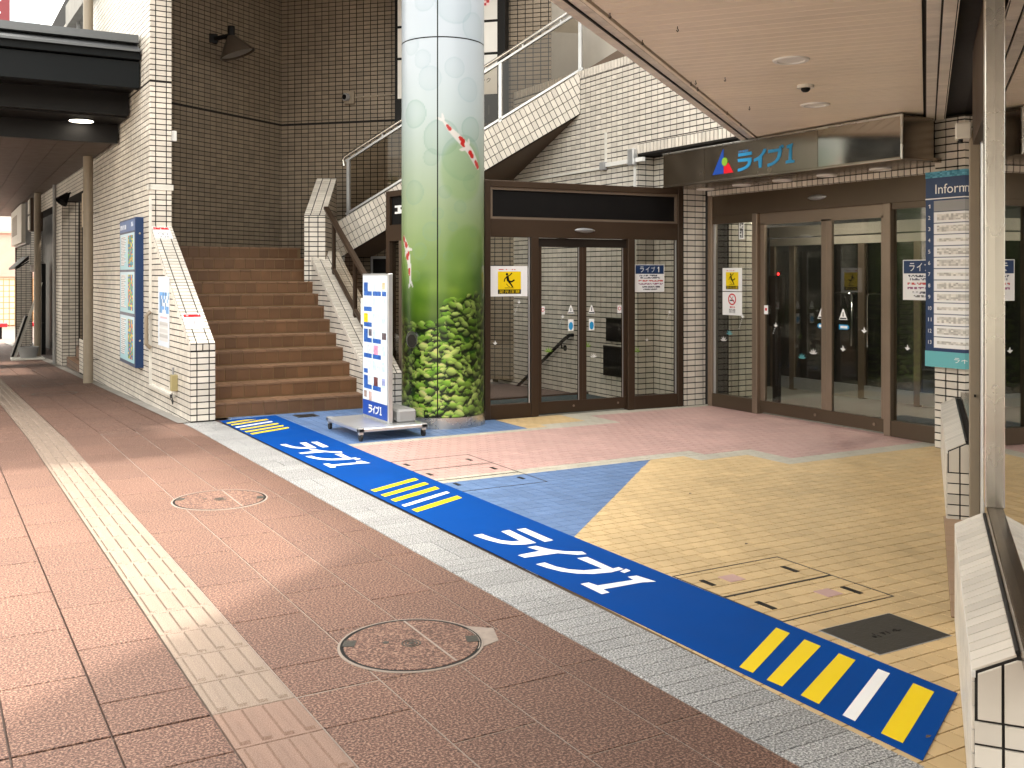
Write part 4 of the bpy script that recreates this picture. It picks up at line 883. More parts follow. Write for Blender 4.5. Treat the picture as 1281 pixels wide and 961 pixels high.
caution('caution_notice', 'upper white sheet with yellow slip warning on the right entrance side pane', onrd(9.02, .004, 1.37), rdz, .33, .27, False)
ns = thing('no_smoking_notice', 'white no smoking sheet below the slip warning on the right entrance', 'notice', onrd(9.02, .004, 1.09), rdz)
MB().box(0, .33, -.002, 0, 0, .27).build('sheet', PAPER, ns)
def ringpoly(cx, cz, r0, r1, n=28): return [[(cx+r*math.cos(2*math.pi*a/n), cz+r*math.sin(2*math.pi*a/n)) for r, a in ((r0, k), (r0, k+1), (r1, k+1), (r1, k))] for k in range(n)]
flat(ns, 'red_ring', [p[::-1] for p in ringpoly(.165, .185, .052, .068)]+[[(.118, .222), (.126, .230), (.212, .148), (.204, .140)]], (0, -.002, 0), X, Z, REDP, lift=.0014)
flat(ns, 'cigarette', [[(.125, .165), (.195, .165), (.195, .180), (.125, .180)], [(.165, .195), (.172, .195), (.185, .22), (.178, .22)]], (0, -.002, 0), X, Z, BLACKP, lift=.001)
text(ns, '禁煙', (.11, -.002, .025), X, Z, .11, .05, BLACKP, lift=.001); sheet(ns, 'smudged_print', (.12, -.002, .085), X, Z, .09, .018, np.where(RNG.random((1, 10, 1)) < .6, np.array([.7, .2, .2]), np.array([.9, .8, .8])), lift=.001)
vt = thing('vertical_tag', 'narrow vertical white tag with black characters above the slip warning', 'tag', onrd(8.74, .004, 1.97), rdz)
MB().box(0, .085, -.002, 0, 0, .23).build('sheet', PAPER, vt)
sheet(vt, 'smudged_print', (.015, -.002, .015), X, Z, .055, .2, np.where(RNG.random((12, 4, 1)) < .5, np.array([.12, .12, .12]), np.array([.85, .85, .85])), lift=.001)
notice('white notice with blue heading cut off by the information board', onrd(6.47, .004, 1.32), rdz, .44, .38)
for y, side in ((7.56, 'left'), (7.27, 'right')):
    t = stk('triangle and blue arrow stickers on the %s leaf of the right entrance' % side, onrd(y, .02, 1.0), rdz, 'safety stickers on the sliding doors')
    tri_sticker(t, 0, .10, .11, .11); flat(t, 'arrow_tag', [[(0, .015), (.02, 0), (.13, 0), (.13, .05), (.02, .05), (0, .035)]] if side == 'left' else [[(0, 0), (.11, 0), (.13, .015), (.13, .035), (.11, .05), (0, .05)]], (0, -.001, 0), X, Z, CYAN)
    flat(t, 'tag_middle', [[(.02, .012), (.11, .012), (.11, .038), (.02, .038)]], (0, -.001, 0), X, Z, SHW, lift=.003)
t = stk('small white sticker on the first stile of the right entrance', onrd(8.34, .012, 1.12), rdz, None); flat(t, 'paper', [[(0, 0), (.06, 0), (.06, .1), (0, .1)]], (0, -.001, 0), X, Z, PAPER); flat(t, 'red_mark', [[(.015, .04), (.045, .04), (.045, .07), (.015, .07)]], (0, -.001, 0), X, Z, REDP, lift=.003)
bird(onrd(8.68, .004, 1.08), rdz, .07, 'white bird decal with trail below the no smoking sheet'); bird(onrd(8.17, .02, 1.0), rdz, .08, 'white bird decal with trail on the first sliding leaf', tail=3)
bird(onrd(6.95, .02, 1.0), rdz, .09, 'white gull decal above the door handle on the second leaf', tail=0); bird(onrd(7.22, .02, .80), rdz, .09, 'white flying bird decal under the arrow sticker', tail=0); bird(onrd(6.42, .004, .86), rdz, .08, 'white bird decal left of the information board', tail=0)
for y, z, m in ((9.0, .78, SHW), (7.62, .72, SHW), (7.78, .66, TEAL), (8.9, .86, TEAL), (6.12, .74, SHW)):
    sprig(onrd(y, .02 if y < 8.4 and y > 6.6 else .004, z), rdz, .09, m, {9.0: 'white coral decal low on the side pane of the right entrance', 7.62: 'white coral decal on the first leaf near the meeting stile', 7.78: 'green weed decal on the first leaf of the right entrance', 8.9: 'green weed decal beside the coral on the side pane', 6.12: 'white coral decal beside the information board foot'}[y])
# lobby behind it
lb = MB(); lb.plan([(7.95, 4.6), (16, 4.6), (16, 10.6), (8.7, 10.6), (8.7, 9.9), (7.6, 9.9), (7.6, 9.42), (7.95, 9.42)], -.1, -.004); struct(lb.build('lobby_floor', LOBF))
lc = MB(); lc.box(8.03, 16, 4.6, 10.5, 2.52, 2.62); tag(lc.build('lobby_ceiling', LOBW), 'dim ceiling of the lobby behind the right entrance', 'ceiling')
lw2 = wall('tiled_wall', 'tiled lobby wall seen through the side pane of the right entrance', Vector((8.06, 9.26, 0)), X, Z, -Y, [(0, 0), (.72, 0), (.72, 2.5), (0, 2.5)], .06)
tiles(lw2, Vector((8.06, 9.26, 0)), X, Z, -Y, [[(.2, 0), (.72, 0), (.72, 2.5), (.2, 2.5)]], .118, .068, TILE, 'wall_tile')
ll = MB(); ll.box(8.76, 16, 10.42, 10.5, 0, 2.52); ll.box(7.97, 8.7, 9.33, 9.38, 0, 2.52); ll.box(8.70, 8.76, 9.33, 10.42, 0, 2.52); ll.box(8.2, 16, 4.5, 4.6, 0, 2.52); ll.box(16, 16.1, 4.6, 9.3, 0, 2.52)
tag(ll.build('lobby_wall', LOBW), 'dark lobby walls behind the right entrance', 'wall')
PHD = pm('pale grey header panel', (.40, .36, .30), .5)
ind = thing('inner_door', 'inner glass doors with steel handles at the back of the lobby', 'door', (10.05, 10.38, 0), rdz)
C = lambda a, b, z0, z1, p=-.03, q=.03: MB().box(a, b, p, q, z0, z1)
C(0, 4.6, 1.96, 2.06, -.04, .04).build('head_rail', PHD, ind); C(0, 4.6, 2.08, 2.22, -.05, .04).build('header', PHD, ind)
C(4.6, 5.7, 1.96, 2.22, -.05, .04).build('header', PHD, ind)
for x, w in ((.0, .08), (.36, .09), (1.545, .10), (2.38, .09), (3.25, .08), (4.2, .08), (5.2, .08)): C(x, x+w, 0, 1.96).build('mullion', BRZL, ind)
for x0, x1 in ((.08, .36), (.45, 1.545), (1.645, 2.38), (2.47, 3.25), (3.33, 4.2), (4.28, 5.2)):
    C(x0, x1, .02, .17, -.035, .03).build('kick_rail', ALU, ind); C(x0, x1, .17, 1.96, -.005, .005).build('pane', GLASSI, ind)
for x, s in ((1.47, 1), (1.72, -1)):
    MB().tube([(x-.26*s, -.06, 1.33), (x-.03*s, -.06, 1.33), (x, -.06, 1.30), (x, -.06, .66)], .014, 8).build('pull_handle', CHROME, ind, smooth=True)
cm = MB(); cm.box(8.1, 9.25, 5.2, 7.5, -.003, .006); tag(cm.build('door_mat', CARP), 'dark teal mat just inside the right glass entrance', 'mat')
for k, (x, y) in enumerate(((11.5, 6.6), (12.8, 7.9))):
    t = thing('tube_light', 'lit ceiling tube deep in the lobby, %s of two' % ('nearer' if k == 0 else 'farther'), 'lamp', (x, y, 2.50), 0, 'lobby tube lights')
    MB().box(-.6, .6, -.04, .04, -.03, .02).build('casing', OFFW, t); MB().cyl((-.58, 0, -.045), (1, 0, 0), .016, 1.16, 10).build('tube', LOBL, t)
for k, (x, y) in enumerate(((9.2, 8.9), (9.2, 6.9), (12.0, 5.6), (12.0, 8.6))):  # lamps added to brighten the lobby, sharing the tube lights' glow
    t = thing('lobby_fill_light', ['added fill light inside the first sliding leaf', 'added fill light inside the second sliding leaf', 'added fill light deep in the lobby on the right', 'added fill light deep in the lobby on the left'][k], 'lamp', (x, y, 2.518), 0, 'added lobby fill lights')
    MB().cyl((0, 0, -.004), (0, 0, 1), .10, .004, 20).build('lens', LOBL, t); MB().lathe((0, 0, 0), (0, 0, -1), [(.10, 0), (.10, .008), (.125, .006), (.13, 0)], 20).build('trim_ring', WHITEP, t)
ex = thing('arrow_sign', 'small dim green sign with an arrow deep in the lobby', 'sign', (10.6, 6.2, 2.16), rdz)
MB().box(-.25, .25, -.02, .02, 0, .2).build('sign_body', pm('dim green sign', (.02, .09, .08), .4), ex); text(ex, '→', (.02, -.02, .05), X, Z, .16, .1, LGREEN, lift=.003)
ip = thing('interphone', 'dark entry panel with red indicator inside the right entrance', 'panel', (8.55, 8.75, .95))
MB().box(-.02, .02, -.11, .11, 0, .6).build('panel', DARK, ip); MB().cyl((-.021, -.05, .62), (-1, 0, 0), .014, .006, 10).build('indicator', REDL, ip); MB().box(-.02, .02, -.05, .05, -.95, -.0).build('stand', BLACKP, ip)
MB().box(-.02, .02, -.06, -.04, .6, .66).build('stem', BLACKP, ip)

# lintel course of small upright tiles and the steel sign fascia
lt_o = Vector((7.93, 9.26, 2.497)); lin_ = wall('lintel', 'row of small upright tiles over the right entrance', lt_o, NU, Z, -X, [(0, 0), (3.5, 0), (3.5, .52), (0, .52)], .25, cat='lintel')
tiles(lin_, lt_o, NU, Z, -X, [[(0, 0), (3.5, 0), (3.5, .065), (0, .065)]], .0725, .065, TILE, 'lintel_tile', joint=.011)
tiles(lin_, lt_o+Vector((-.006, 0, 0)), NU, X, -Z, [[(0, 0), (3.5, 0), (3.5, .03), (0, .03)]], .0725, .04, TILE, 'lintel_tile', joint=.011, th=.004)
fs = thing('sign_fascia', 'bronze steel sign fascia with a coloured triangle logo', 'sign', (7.2, 9.18, 2.56), rdz)     # local x toward viewer, local y into wall
MB().box(.0, 3.31, .004, .42, .0, .39).build('fascia_body', STEELD, fs, bevel=.004)
for a, b, m in ((0.004, .72, STEELD), (.726, 2.35, STEELD), (2.356, 3.30, MIRROR)): MB().box(a, b, -.002, .004, .022, .372).build('fascia_panel', m, fs)
MB().box(-.005, 3.315, -.010, .012, .374, .395).build('top_trim', STEEL, fs, bevel=.003); MB().box(-.003, 3.313, -.006, .012, -.004, .018).build('bottom_trim', STEELD, fs, bevel=.003)
MB().box(3.31, 3.316, .012, .40, .02, .37).build('end_panel', STEELD, fs); MB().box(3.296, 3.322, -.006, .012, 0, .39).build('corner_trim', STEEL, fs, bevel=.004)
MB().box(0.02, 3.2, .42, .74, .005, .395).build('back_box', DARK, fs)
# lettering in the fascia frame
RA1 = [(0, .80), (.0, .98), (.32, .98), (.32, .80)]
LOGO = {'ra1': [(.012, .751), (.013, .903), (.332, .908), (.338, .751)],
        'ra2': [(.007, .478), (.0, .635), (.333, .612), (.333, .433), (.301, .255), (.234, .128), (.146, .059), (.071, .022), (.003, .0), (.002, .147), (.100, .177), (.183, .226), (.240, .340), (.246, .458)],
        'i': [(.504, .047), (.496, .182), (.489, .436), (.388, .382), (.387, .521), (.488, .603), (.562, .731), (.617, .946), (.671, .928), (.658, .795), (.577, .598), (.563, .068)],
        'bu': [(.699, .044), (.696, .191), (.791, .226), (.866, .311), (.919, .457), (.941, .722), (.713, .699), (.719, .857), (.968, .848), (.961, .955), (1.003, .958), (1.018, .731), (.996, .482), (.950, .302), (.877, .166), (.783, .083)],
        'dot': [(1.029, .856), (1.004, .997), (1.044, .997), (1.061, .863)],
        'one': [(1.104, .094), (1.104, .217), (1.167, .246), (1.180, .788), (1.124, .801), (1.128, .937), (1.258, 1.0), (1.235, .827), (1.230, .223), (1.286, .215), (1.288, .094)]}
def logo(parent, O, U, V, w, h, mat, skew=0., name='logo_letter', lift=.002, th=.0006):
    """the four big characters; each stroke set is its own piece"""
    sx, sy = w/1.288, h
    for k in (('ra1', 'ra2'), ('i',), ('bu', 'dot'), ('one',)):
        flat(parent, name, [[(a*sx+b*sy*skew, b*sy) for a, b in LOGO[n]] for n in k], O, U, V, mat, lift=lift, th=th)
flat(fs, 'logo_triangle', [[(0, 0), (.175, .0), (.175, .26), (.165, .26)]], (.86, -.002, .075), X, Z, LBLUE, lift=.005, th=.003)
flat(fs, 'logo_wedge', [[(0, 0), (.145, 0), (.07, .11), (0, .08)]], (1.04, -.002, .075), X, Z, LRED, lift=.005, th=.003)
flat(fs, 'logo_disc', [[(.045*math.cos(a*math.pi/10), .045*math.sin(a*math.pi/10)) for a in range(20)]], (1.055, -.006, .20), X, Z, LGREEN, lift=.005, th=.003)
logo(fs, (1.255, -.002, .075), X, Z, .80, .21, CYAN, name='logo_letter', lift=.006, th=.004)
sheet(fs, 'small_caption', (1.26, -.002, .272), X, Z, .17, .02, np.where(RNG.random((1, 16, 1)) < .7, np.array([.2, .5, .75]), np.array([.35, .3, .25])), lift=.004)
for k, yy in enumerate((9.03, 8.42, 7.80, 7.18, 6.52)):
    t = thing('recessed_downlight', 'round white downlight under the sign fascia, number %d from the left' % (k+1), 'lamp', (7.70, yy, 2.562), 0, 'downlights under the sign fascia')
    t['label'] = ['leftmost', 'second from the left', 'middle', 'fourth from the left', 'rightmost'][k]+' round white downlight under the sign fascia'
    MB().lathe((0, 0, 0), (0, 0, -1), [(.0, .006), (.055, .006), (.06, .016), (.1, .014), (.105, .0)], 28).build('trim_ring', WHITEP, t, smooth=True); MB().cyl((0, 0, -.0075), (0, 0, 1), .052, .001, 24).build('lens', pm('warm glow', (.8, .75, .65), .3) if 'warm glow' not in MATS else MATS['warm glow'], t)
und = MB(); und.box(7.62, 7.94, 5.9, 9.18, 2.563, 2.60); tag(und.build('under_panel', STEELD), 'steel panel under the sign fascia that holds the downlights', 'panel')

# ------------------------------------------------------------------ right pier, information board
pq = Vector((7.77, 5.97, 0)); rp_ = wall('tiled_pier', 'white tiled pier carrying the information board', pq, NU, Z, -X, [(0, 0), (1.1, 0), (1.1, 2.97), (0, 2.97)], .22)
tiles(rp_, pq, NU, Z, -X, [[(0, 0), (.9, 0), (.9, 2.95), (0, 2.95)]], .122, .068, TILE, 'pier_tile', ou=-.01)
ib = thing('information_board', 'tall navy and white floor information board on the right pier', 'board', (7.70, 6.02, .735), rdz)
MB().box(0, .75, .0, .064, 0, 1.745).build('casing', NAVY, ib, bevel=.003)
sheet(ib, 'top_strip', (0, 0, 1.69), X, Z, .75, .055, np.clip(np.ones((4, 30, 3))*np.array([.30, .58, .68])+RNG.uniform(-.12, .12, (4, 30, 1)), 0, 1)); text(ib, 'Information', (.105, 0, 1.545), X, Z, .58, .085, SHW)
MB().box(.0, .75, -.003, 0, 1.498, 1.508).build('rule', SHW, ib)
for k in range(13):
    z0 = 1.385-.1015*k; MB().box(.09, .75, -.003, 0, z0+.004, z0+.0985).build('floor_panel', PAPER if k else GREYP, ib)
    text(ib, str(k+1), (.03, 0, z0+.035), X, Z, .022 if k < 9 else .034, .034, SHW)
    if k:
        im = np.ones((6, 26, 3))*.93
        for rr in ((1, 2), (3, 4)) if k % 3 else ((2, 3),):
            n = int(RNG.integers(14, 25)); im[rr[0]:rr[1]+1, 1:n] = RNG.uniform(.68, .93, (rr[1]-rr[0]+1, n-1, 1))*np.array([1, .985, .96])
        sheet(ib, 'smudged_print', (.10, -.003, z0+.01), X, Z, .62, .083, im)
MB().box(-.002, .75, -.004, 0, .0, .14).build('footer', TEAL, ib); text(ib, 'ライブロード', (.30, -.004, .05), X, Z, .42, .05, SHW)

# ------------------------------------------------------------------ diagonal overhang with metal ceiling
ov = thing('entrance_overhang', 'beige boarded ceiling overhang running diagonally above the entrance', 'overhang', dn(4, -.8, 2.97))
oo = dn(4, -.8, 2.97)
def obox(s0, s1, n0, n1, z0, z1): return MB(oo).prism([(s0, -n1), (s1, -n1), (s1, -n0), (s0, -n0)], (0, 0, 0), D, -NN, Z, z0, z1)
def cut(n): return (7.93-.6157*n)/.788          # s where the line n = const meets the door wall
MB(oo).prism([(-16, 1.79), (-16, -.9), (cut(.9), -.9), (cut(-1.79), 1.79)], (0, 0, 0), D, -NN, Z, 2.99, 3.7).build('overhang_body', GROUT, ov)
sN = 0
s = -2.0
while s < 11.5:
    a, b = s+.004, s+.104
    pl_ = clip([(a, .02), (b, .02), (b, 1.60), (a, 1.60)], [(-6, 0.02), (cut(-.02), .02), (cut(-1.6), 1.60), (-6, 1.60)])
    if len(pl_) >= 3 and area(pl_) > .004: MB(oo).prism(pl_, (0, 0, 0), D, -NN, Z, 2.972, 2.988).build('ceiling_board', CEIL, ov, bevel=.002)
    s += .108
dk = MB(oo)
obox(-2, cut(-1.62)-.05, -1.635, -1.612, 2.962, 2.99).build('edge_trim', CEIL, ov); obox(-2, cut(-1.7)-.05, -1.712, -1.702, 2.955, 2.99).build('drip_groove', BLACKP, ov)
tiles(ov, dn(0, 0, 2.972), D, NN, -Z, [[(1.0, -1.79), (cut(-1.79)-.02, -1.79), (cut(-1.715)-.02, -1.715), (1.0, -1.715)], [(1.0, -1.70), (cut(-1.7)-.02, -1.70), (cut(-1.64)-.02, -1.64), (1.0, -1.64)]], .0725, .0762, TANT if False else TILE, 'edge_tile', ov=-1.79, joint=.006, th=.008)
tiles(ov, dn(0, 0, 2.955), D, NN, -Z, [[(1.0, -.0), (cut(0)-.15, -.0), (cut(.075)-.15, .075), (1.0, .075)], [(1.0, .085), (cut(.085)-.15, .085), (cut(.16)-.15, .16), (1.0, .16)]], .0725, .0762, TILE, 'edge_tile', ov=0, joint=.006, th=.008)
obox(1, cut(.0)-.15, -.004, .164, 2.956, 2.99).build('edge_beam', GROUT, ov)
# ceiling fittings
for k, (px, s, n) in enumerate(((0, 6.78, -.82), (1, 8.63, -.85))):
    t = thing('ceiling_downlight', ('nearer' if k == 0 else 'farther')+' round flush downlight in the boarded ceiling', 'lamp', dn(s, n, 2.972), 0, 'downlights in the boarded ceiling')
    MB().lathe((0, 0, 0), (0, 0, -1), [(.0, .004), (.085, .004), (.09, .012), (.115, .010), (.12, 0)], 28).build('trim_ring', WHITEP, t, smooth=True)
t = thing('dome_camera', 'small white dome camera on the boarded ceiling', 'camera', dn(7.73, -.83, 2.972))
MB().cyl((0, 0, -.022), (0, 0, 1), .062, .022, 24).build('base', OFFW, t, smooth=True); MB().lathe((0, 0, -.022), (0, 0, -1), [(.035, 0), (.032, .016), (.02, .028), (.0, .032)], 20).build('dome', BLACKP, t, smooth=True)
k = 0
for s, n in ((5.2, -1.58), (5.63, -1.31), (5.87, -1.58), (7.24, -1.55), (7.2, -1.33), (7.27, -1.59), (7.5, -1.59), (8.52, -1.37), (8.71, -1.59), (9.4, -1.59)):
    m = MB(); m.tube([Vector((0, 0, 0)), Vector((0, 0, -.012)), Vector((.008, 0, -.02)), Vector((.0, 0, -.03)), Vector((-.008, 0, -.022))], .0028, 6)
    o = m.build('ceiling_hook', BLACKP); o.location = dn(s, n, 2.972); tag(o, 'tiny black hook screwed into the boarded ceiling', 'hook', 'hooks in the boarded ceiling')
# the mass above the right entrance
um = MB(); um.box(7.62, 14, -12, 9.9, 4.3, 10.6); um.box(7.97, 14, -6, 10.6, 2.99, 4.3); um.box(7.75, 14, 9.9, 20, 4.3, 10.6)
tag(um.build('upper_building', FACADE), 'upper storeys of the entrance building over the right entrance', 'building')

# ------------------------------------------------------------------ shop front on the right
def sbox(s0, s1, n0, n1, z0, z1, off): return MB(off).prism([(s0, -n1), (s1, -n1), (s1, -n0), (s0, -n0)], (0, 0, 0), D, -NN, Z, z0, z1)
def ledge(label, s0, s1):
    o0 = dn(s0, .127, 0)
    m = MB(o0); prof = [(0, -.1), (0, .435), (.107, .49), (.30, .49), (.30, -.1)]
    m.prism(prof, dn(s0, .127, 0), NN, Z, -D, -(s1-s0), 0)
    o = m.build('window_ledge', GROUT); o.location = o0; tag(o, label, 'ledge', 'tiled ledges under the shop windows')
    tu = (NN*.107+Z*.055).normalized(); tl = math.hypot(.107, .055)
    tiles(o, dn(s0, .127, .435), tu, D, tu.cross(D), [[(-.008, 0), (tl, 0), (tl, s1-s0), (-.008, s1-s0)]], tl+.02, .0725, TILE, 'ledge_tile', ou=-.01, joint=.0085, th=.007)
    tiles(o, dn(s0, .127, 0), -D, Z, -NN, [[(-(s1-s0), 0), (0, 0), (0, .43), (-(s1-s0), .43)]], .125, .0675, TILE, 'face_tile', joint=.005)
    tiles(o, dn(s0, .127, 0), NN, Z, -D, [[(0, .30), (.30, .30), (.30, .482), (.107, .482), (0, .427)]], .0675, .195, TILE, 'end_tile', ov=.30, ou=.004, joint=.008, th=.008)
    tiles(o, dn(s0, .127, 0), NN, Z, -D, [[(0, 0), (.30, 0), (.30, .30), (0, .30)]], .1325, .0675, TILE, 'end_tile', ov=.03, ou=-.06, joint=.008, th=.008)
    m = MB(o0); m.prism([(s0-.006, .42), (s1, .42), (s1, .437), (s0-.006, .437)], dn(0, .127, 0), D, Z, -NN, -.002, .008).build('white_edge', WHITEP, o)
    g = MB(o0); g.tube([dn(a, .238, .498+random.uniform(-.002, .003)) for a in np.arange(s0+.02, s1, .06)], .007, 6); g.build('black_sealant', RUB, o)
    return o
ledge('nearer white tiled ledge under the shop window, at the right edge', 3.10, 4.90); ledge('farther white tiled ledge between the shop door and the right pier', 6.93, 9.45)
sf = thing('shop_window', 'steel framed shop window above the nearer tiled ledge', 'window', dn(4.0, .30, .5))
f0 = dn(4.0, .30, .5)
sbox(2.2, 4.93, .242, .40, .49, .55, f0).build('sill', STEELD, sf, bevel=.004)
sbox(4.84, 4.90, .236, .325, .548, 3.0, f0).build('post', STEEL, sf, bevel=.004); sbox(4.77, 4.832, .236, .325, .548, 3.0, f0).build('post', STEEL, sf, bevel=.004); sbox(4.832, 4.84, .246, .325, .548, 3.0, f0).build('groove', GREYP, sf)
sbox(2.2, 4.77, .275, .285, .55, 3.0, f0).build('pane', GLASSS, sf)
jf = thing('shop_door_frame', 'taupe shop door frame with a grey pipe between the tiled ledges', 'door frame', dn(6.9, .25, 0))
f1 = dn(6.9, .25, 0)
sbox(6.80, 6.90, .25, .31, 0, 2.45, f1).build('jamb', PIPE, jf, bevel=.004); sbox(4.95, 6.90, .27, .36, 2.36, 2.95, f1).build('lintel_panel', BRZ, jf); sbox(6.79, 6.80, .275, .285, .8, .815, f1).build('screw', BLACKP, jf)
MB(f1).cyl(dn(6.70, .325, 0), (0, 0, 1), .020, 2.4, 12).build('pipe', ALU, jf, smooth=True); sbox(4.95, 6.8, .365, .373, 0.02, 2.36, f1).build('door_pane', GLASSS, jf); sbox(6.0, 6.05, .35, .39, 0.0, 2.36, f1).build('stile', BRZL, jf)
s2 = thing('shop_window', 'dark shop window above the farther tiled ledge', 'window', dn(8, .30, .5)); f2 = dn(8, .30, .5)
sbox(6.95, 9.4, .275, .40, .50, .55, f2).build('sill', STEELD, s2); sbox(6.95, 9.4, .31, .32, .55, 2.95, f2).build('pane', GLASSS, s2)
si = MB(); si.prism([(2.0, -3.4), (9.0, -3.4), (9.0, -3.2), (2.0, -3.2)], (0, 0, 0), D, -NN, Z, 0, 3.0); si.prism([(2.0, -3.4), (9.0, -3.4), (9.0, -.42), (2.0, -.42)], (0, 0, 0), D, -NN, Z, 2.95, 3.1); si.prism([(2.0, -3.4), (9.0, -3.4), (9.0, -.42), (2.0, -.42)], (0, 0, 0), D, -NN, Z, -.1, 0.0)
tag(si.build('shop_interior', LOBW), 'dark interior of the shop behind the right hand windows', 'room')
sx = thing('door_sensor_box', 'small beige sensor box at the head of the shop door frame', 'sensor', dn(6.86, .2, 2.42)); 
sbox(6.78, 6.90, .17, .26, 2.40, 2.50, dn(6.86, .2, 2.42)).build('casing', OFFW, sx, bevel=.008); MB(dn(6.86, .2, 2.42)).cyl(dn(6.82, .2, 2.375), (0, 0, 1), .014, .026, 12).build('eye', BLACKP, sx)

# ------------------------------------------------------------------ column with printed wrap
CX, CY, CR = 4.546, 9.51, .433; TH0 = math.atan2(-CY, -CX)
Hn, Wn = 560, 200; ZL, ZH = .12, 4.60; PHI = 100
img = np.zeros((Hn, Wn, 3)); zz = np.linspace(ZL, ZH, Hn)
stops = [(.12, (.20, .34, .06)), (.9, (.28, .42, .12)), (1.25, (.37, .51, .17)), (1.5, (.45, .59, .26)), (1.75, (.53, .65, .37)), (2.05, (.61, .71, .50)), (2.4, (.67, .75, .62)), (2.8, (.72, .79, .74)), (3.2, (.79, .85, .86)), (3.7, (.82, .87, .91)), (4.6, (.82, .87, .93))]
for c in range(3): img[:, :, c] = np.interp(zz, [s_[0] for s_ in stops], [s_[1][c] for s_ in stops])[:, None]
px_s = CR*2*rad(PHI)/Wn; pz_s = (ZH-ZL)/Hn
uu = (np.arange(Wn)+.5)*px_s-CR*rad(PHI); UUg, ZZg = np.meshgrid(uu, zz)          # metres along the surface from the side that faces the viewer
def soft(cx, cz, rx, rz, ang=0):
    c, s_ = math.cos(ang), math.sin(ang); a = (UUg-cx)*c+(ZZg-cz)*s_; b = -(UUg-cx)*s_+(ZZg-cz)*c; return np.sqrt((a/rx)**2+(b/rz)**2), a/rx, b/rz
R2 = np.random.default_rng(5)
for _ in range(60):                                                # out of focus greens above the plants
    cz = R2.uniform(1.15, 1.9); d_, a_, b_ = soft(R2.uniform(-.75, .75), cz, R2.uniform(.06, .22), R2.uniform(.05, .16)); k_ = np.clip(1-d_, 0, 1)**1*R2.uniform(.2, .6)*np.clip((2.0-cz)*1.6, 0, 1)
    img += k_[..., None]*((np.array([.30, .47, .10]) if R2.random() < .5 else np.array([.62, .75, .28]))-img)
bub = [(-.22, 3.75, .10), (-.14, 3.55, .13), (.12, 3.66, .11), (-.32, 3.2, .15), (-.02, 2.95, .19), (.32, 3.05, .13), (.28, 3.45, .13), (-.12, 2.75, .09), (-.33, 2.4, .13), (.02, 2.4, .07), (.18, 2.25, .07), (-.12, 2.0, .10), (.05, 1.75, .05), (-.25, 1.8, .09), (.33, 1.72, .07), (.22, 2.75, .24), (-.36, 3.9, .10), (.1, 2.05, .05), (.35, 2.0, .06), (-.3, 1.55, .06), (.12, 4.3, .2), (-.2, 4.35, .12), (.36, 4.1, .16), (-.05, 2.18, .06), (.3, 2.5, .09)]
for cx, cz, r in bub:
    d_, a_, b_ = soft(cx, cz, r, r); ins = np.clip((1-d_)*30, 0, 1); rim = np.clip(1-abs(d_-.93)/.07, 0, 1)
    tone = np.array([.50, .66, .58]) if cz < 3.3 else np.array([.66, .76, .80])
    k_ = ins*(.10+.16*d_**3)+rim*.12; img += np.clip(k_, 0, 1)[..., None]*(tone-img)
for cx, cz, r, colr in ((.22, 2.62, .27, (.56, .70, .42)), (.30, 1.72, .30, (.46, .62, .28))):
    d_, a_, b_ = soft(cx, cz, r, r*1.25); img += (np.clip((1.0-d_)*6, 0, 1)*.38)[..., None]*(np.array(colr)-img)
for cx, cz, rx_, rz_, col_, am in ((.50, 1.42, .34, .42, (.16, .30, .10), .75), (.26, 1.30, .2, .2, (.26, .44, .08), .5), (-.30, 1.25, .22, .28, (.42, .62, .12), .6), (-.08, 1.42, .2, .18, (.66, .80, .34), .5), (.18, 1.62, .22, .16, (.56, .70, .34), .5), (-.55, 1.2, .2, .5, (.14, .30, .08), .6)):  # soft greens; the dark dab on the right paints in the column's shaded side
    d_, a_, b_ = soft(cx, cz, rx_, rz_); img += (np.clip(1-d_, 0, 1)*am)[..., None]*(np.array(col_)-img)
leaves = []
for _ in range(980):
    cx = R2.uniform(-.76, .76); top = 1.18+.10*math.sin(cx*5)+(.10 if cx > 0 else -.02); cz = R2.uniform(.10, top); leaves.append((cz+R2.uniform(-.08, .08), cx, cz))
leaves.sort(reverse=True)
img[zz < 1.05] = img[zz < 1.05]*.0+np.array([.16, .33, .04])
for _, cx, cz in leaves:
    rx = R2.uniform(.024, .066); rz = rx*R2.uniform(.42, .75); ang = R2.uniform(-.6, .6); tone = R2.uniform(.0, 1.0)
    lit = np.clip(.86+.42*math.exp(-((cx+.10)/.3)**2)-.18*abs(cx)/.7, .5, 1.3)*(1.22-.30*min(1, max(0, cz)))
    def lens(x, z, rx_, rz_):
        d_, a_, b_ = soft(x, z, rx_, rz_, ang); w_ = np.clip(1-np.abs(a_)**2.2, 0, 1)*(1-.18*a_); return np.abs(b_)/(w_+1e-3)+np.where(np.abs(a_) > 1, 9, 0), a_, b_
    l_, a_, b_ = lens(cx+.006, cz-.018, rx*1.12, rz*1.2); img += (np.clip((1-l_)*4, 0, 1)*.85)[..., None]*(np.array([.03, .10, .01])-img)
    l_, a_, b_ = lens(cx, cz, rx, rz); ins = np.clip((1-l_)*7, 0, 1)
    colr = (np.array([.40, .60, .13])*(1-tone)+np.array([.84, .95, .52])*tone)*lit*1.10
    shade = np.clip(.74+.36*b_-.10*a_**2, .38, 1.2); vein = 1+.16*np.exp(-(b_/.08)**2)
    img += ins[..., None]*(np.clip(colr[None, None]*(shade*vein)[..., None], 0, 1)-img)
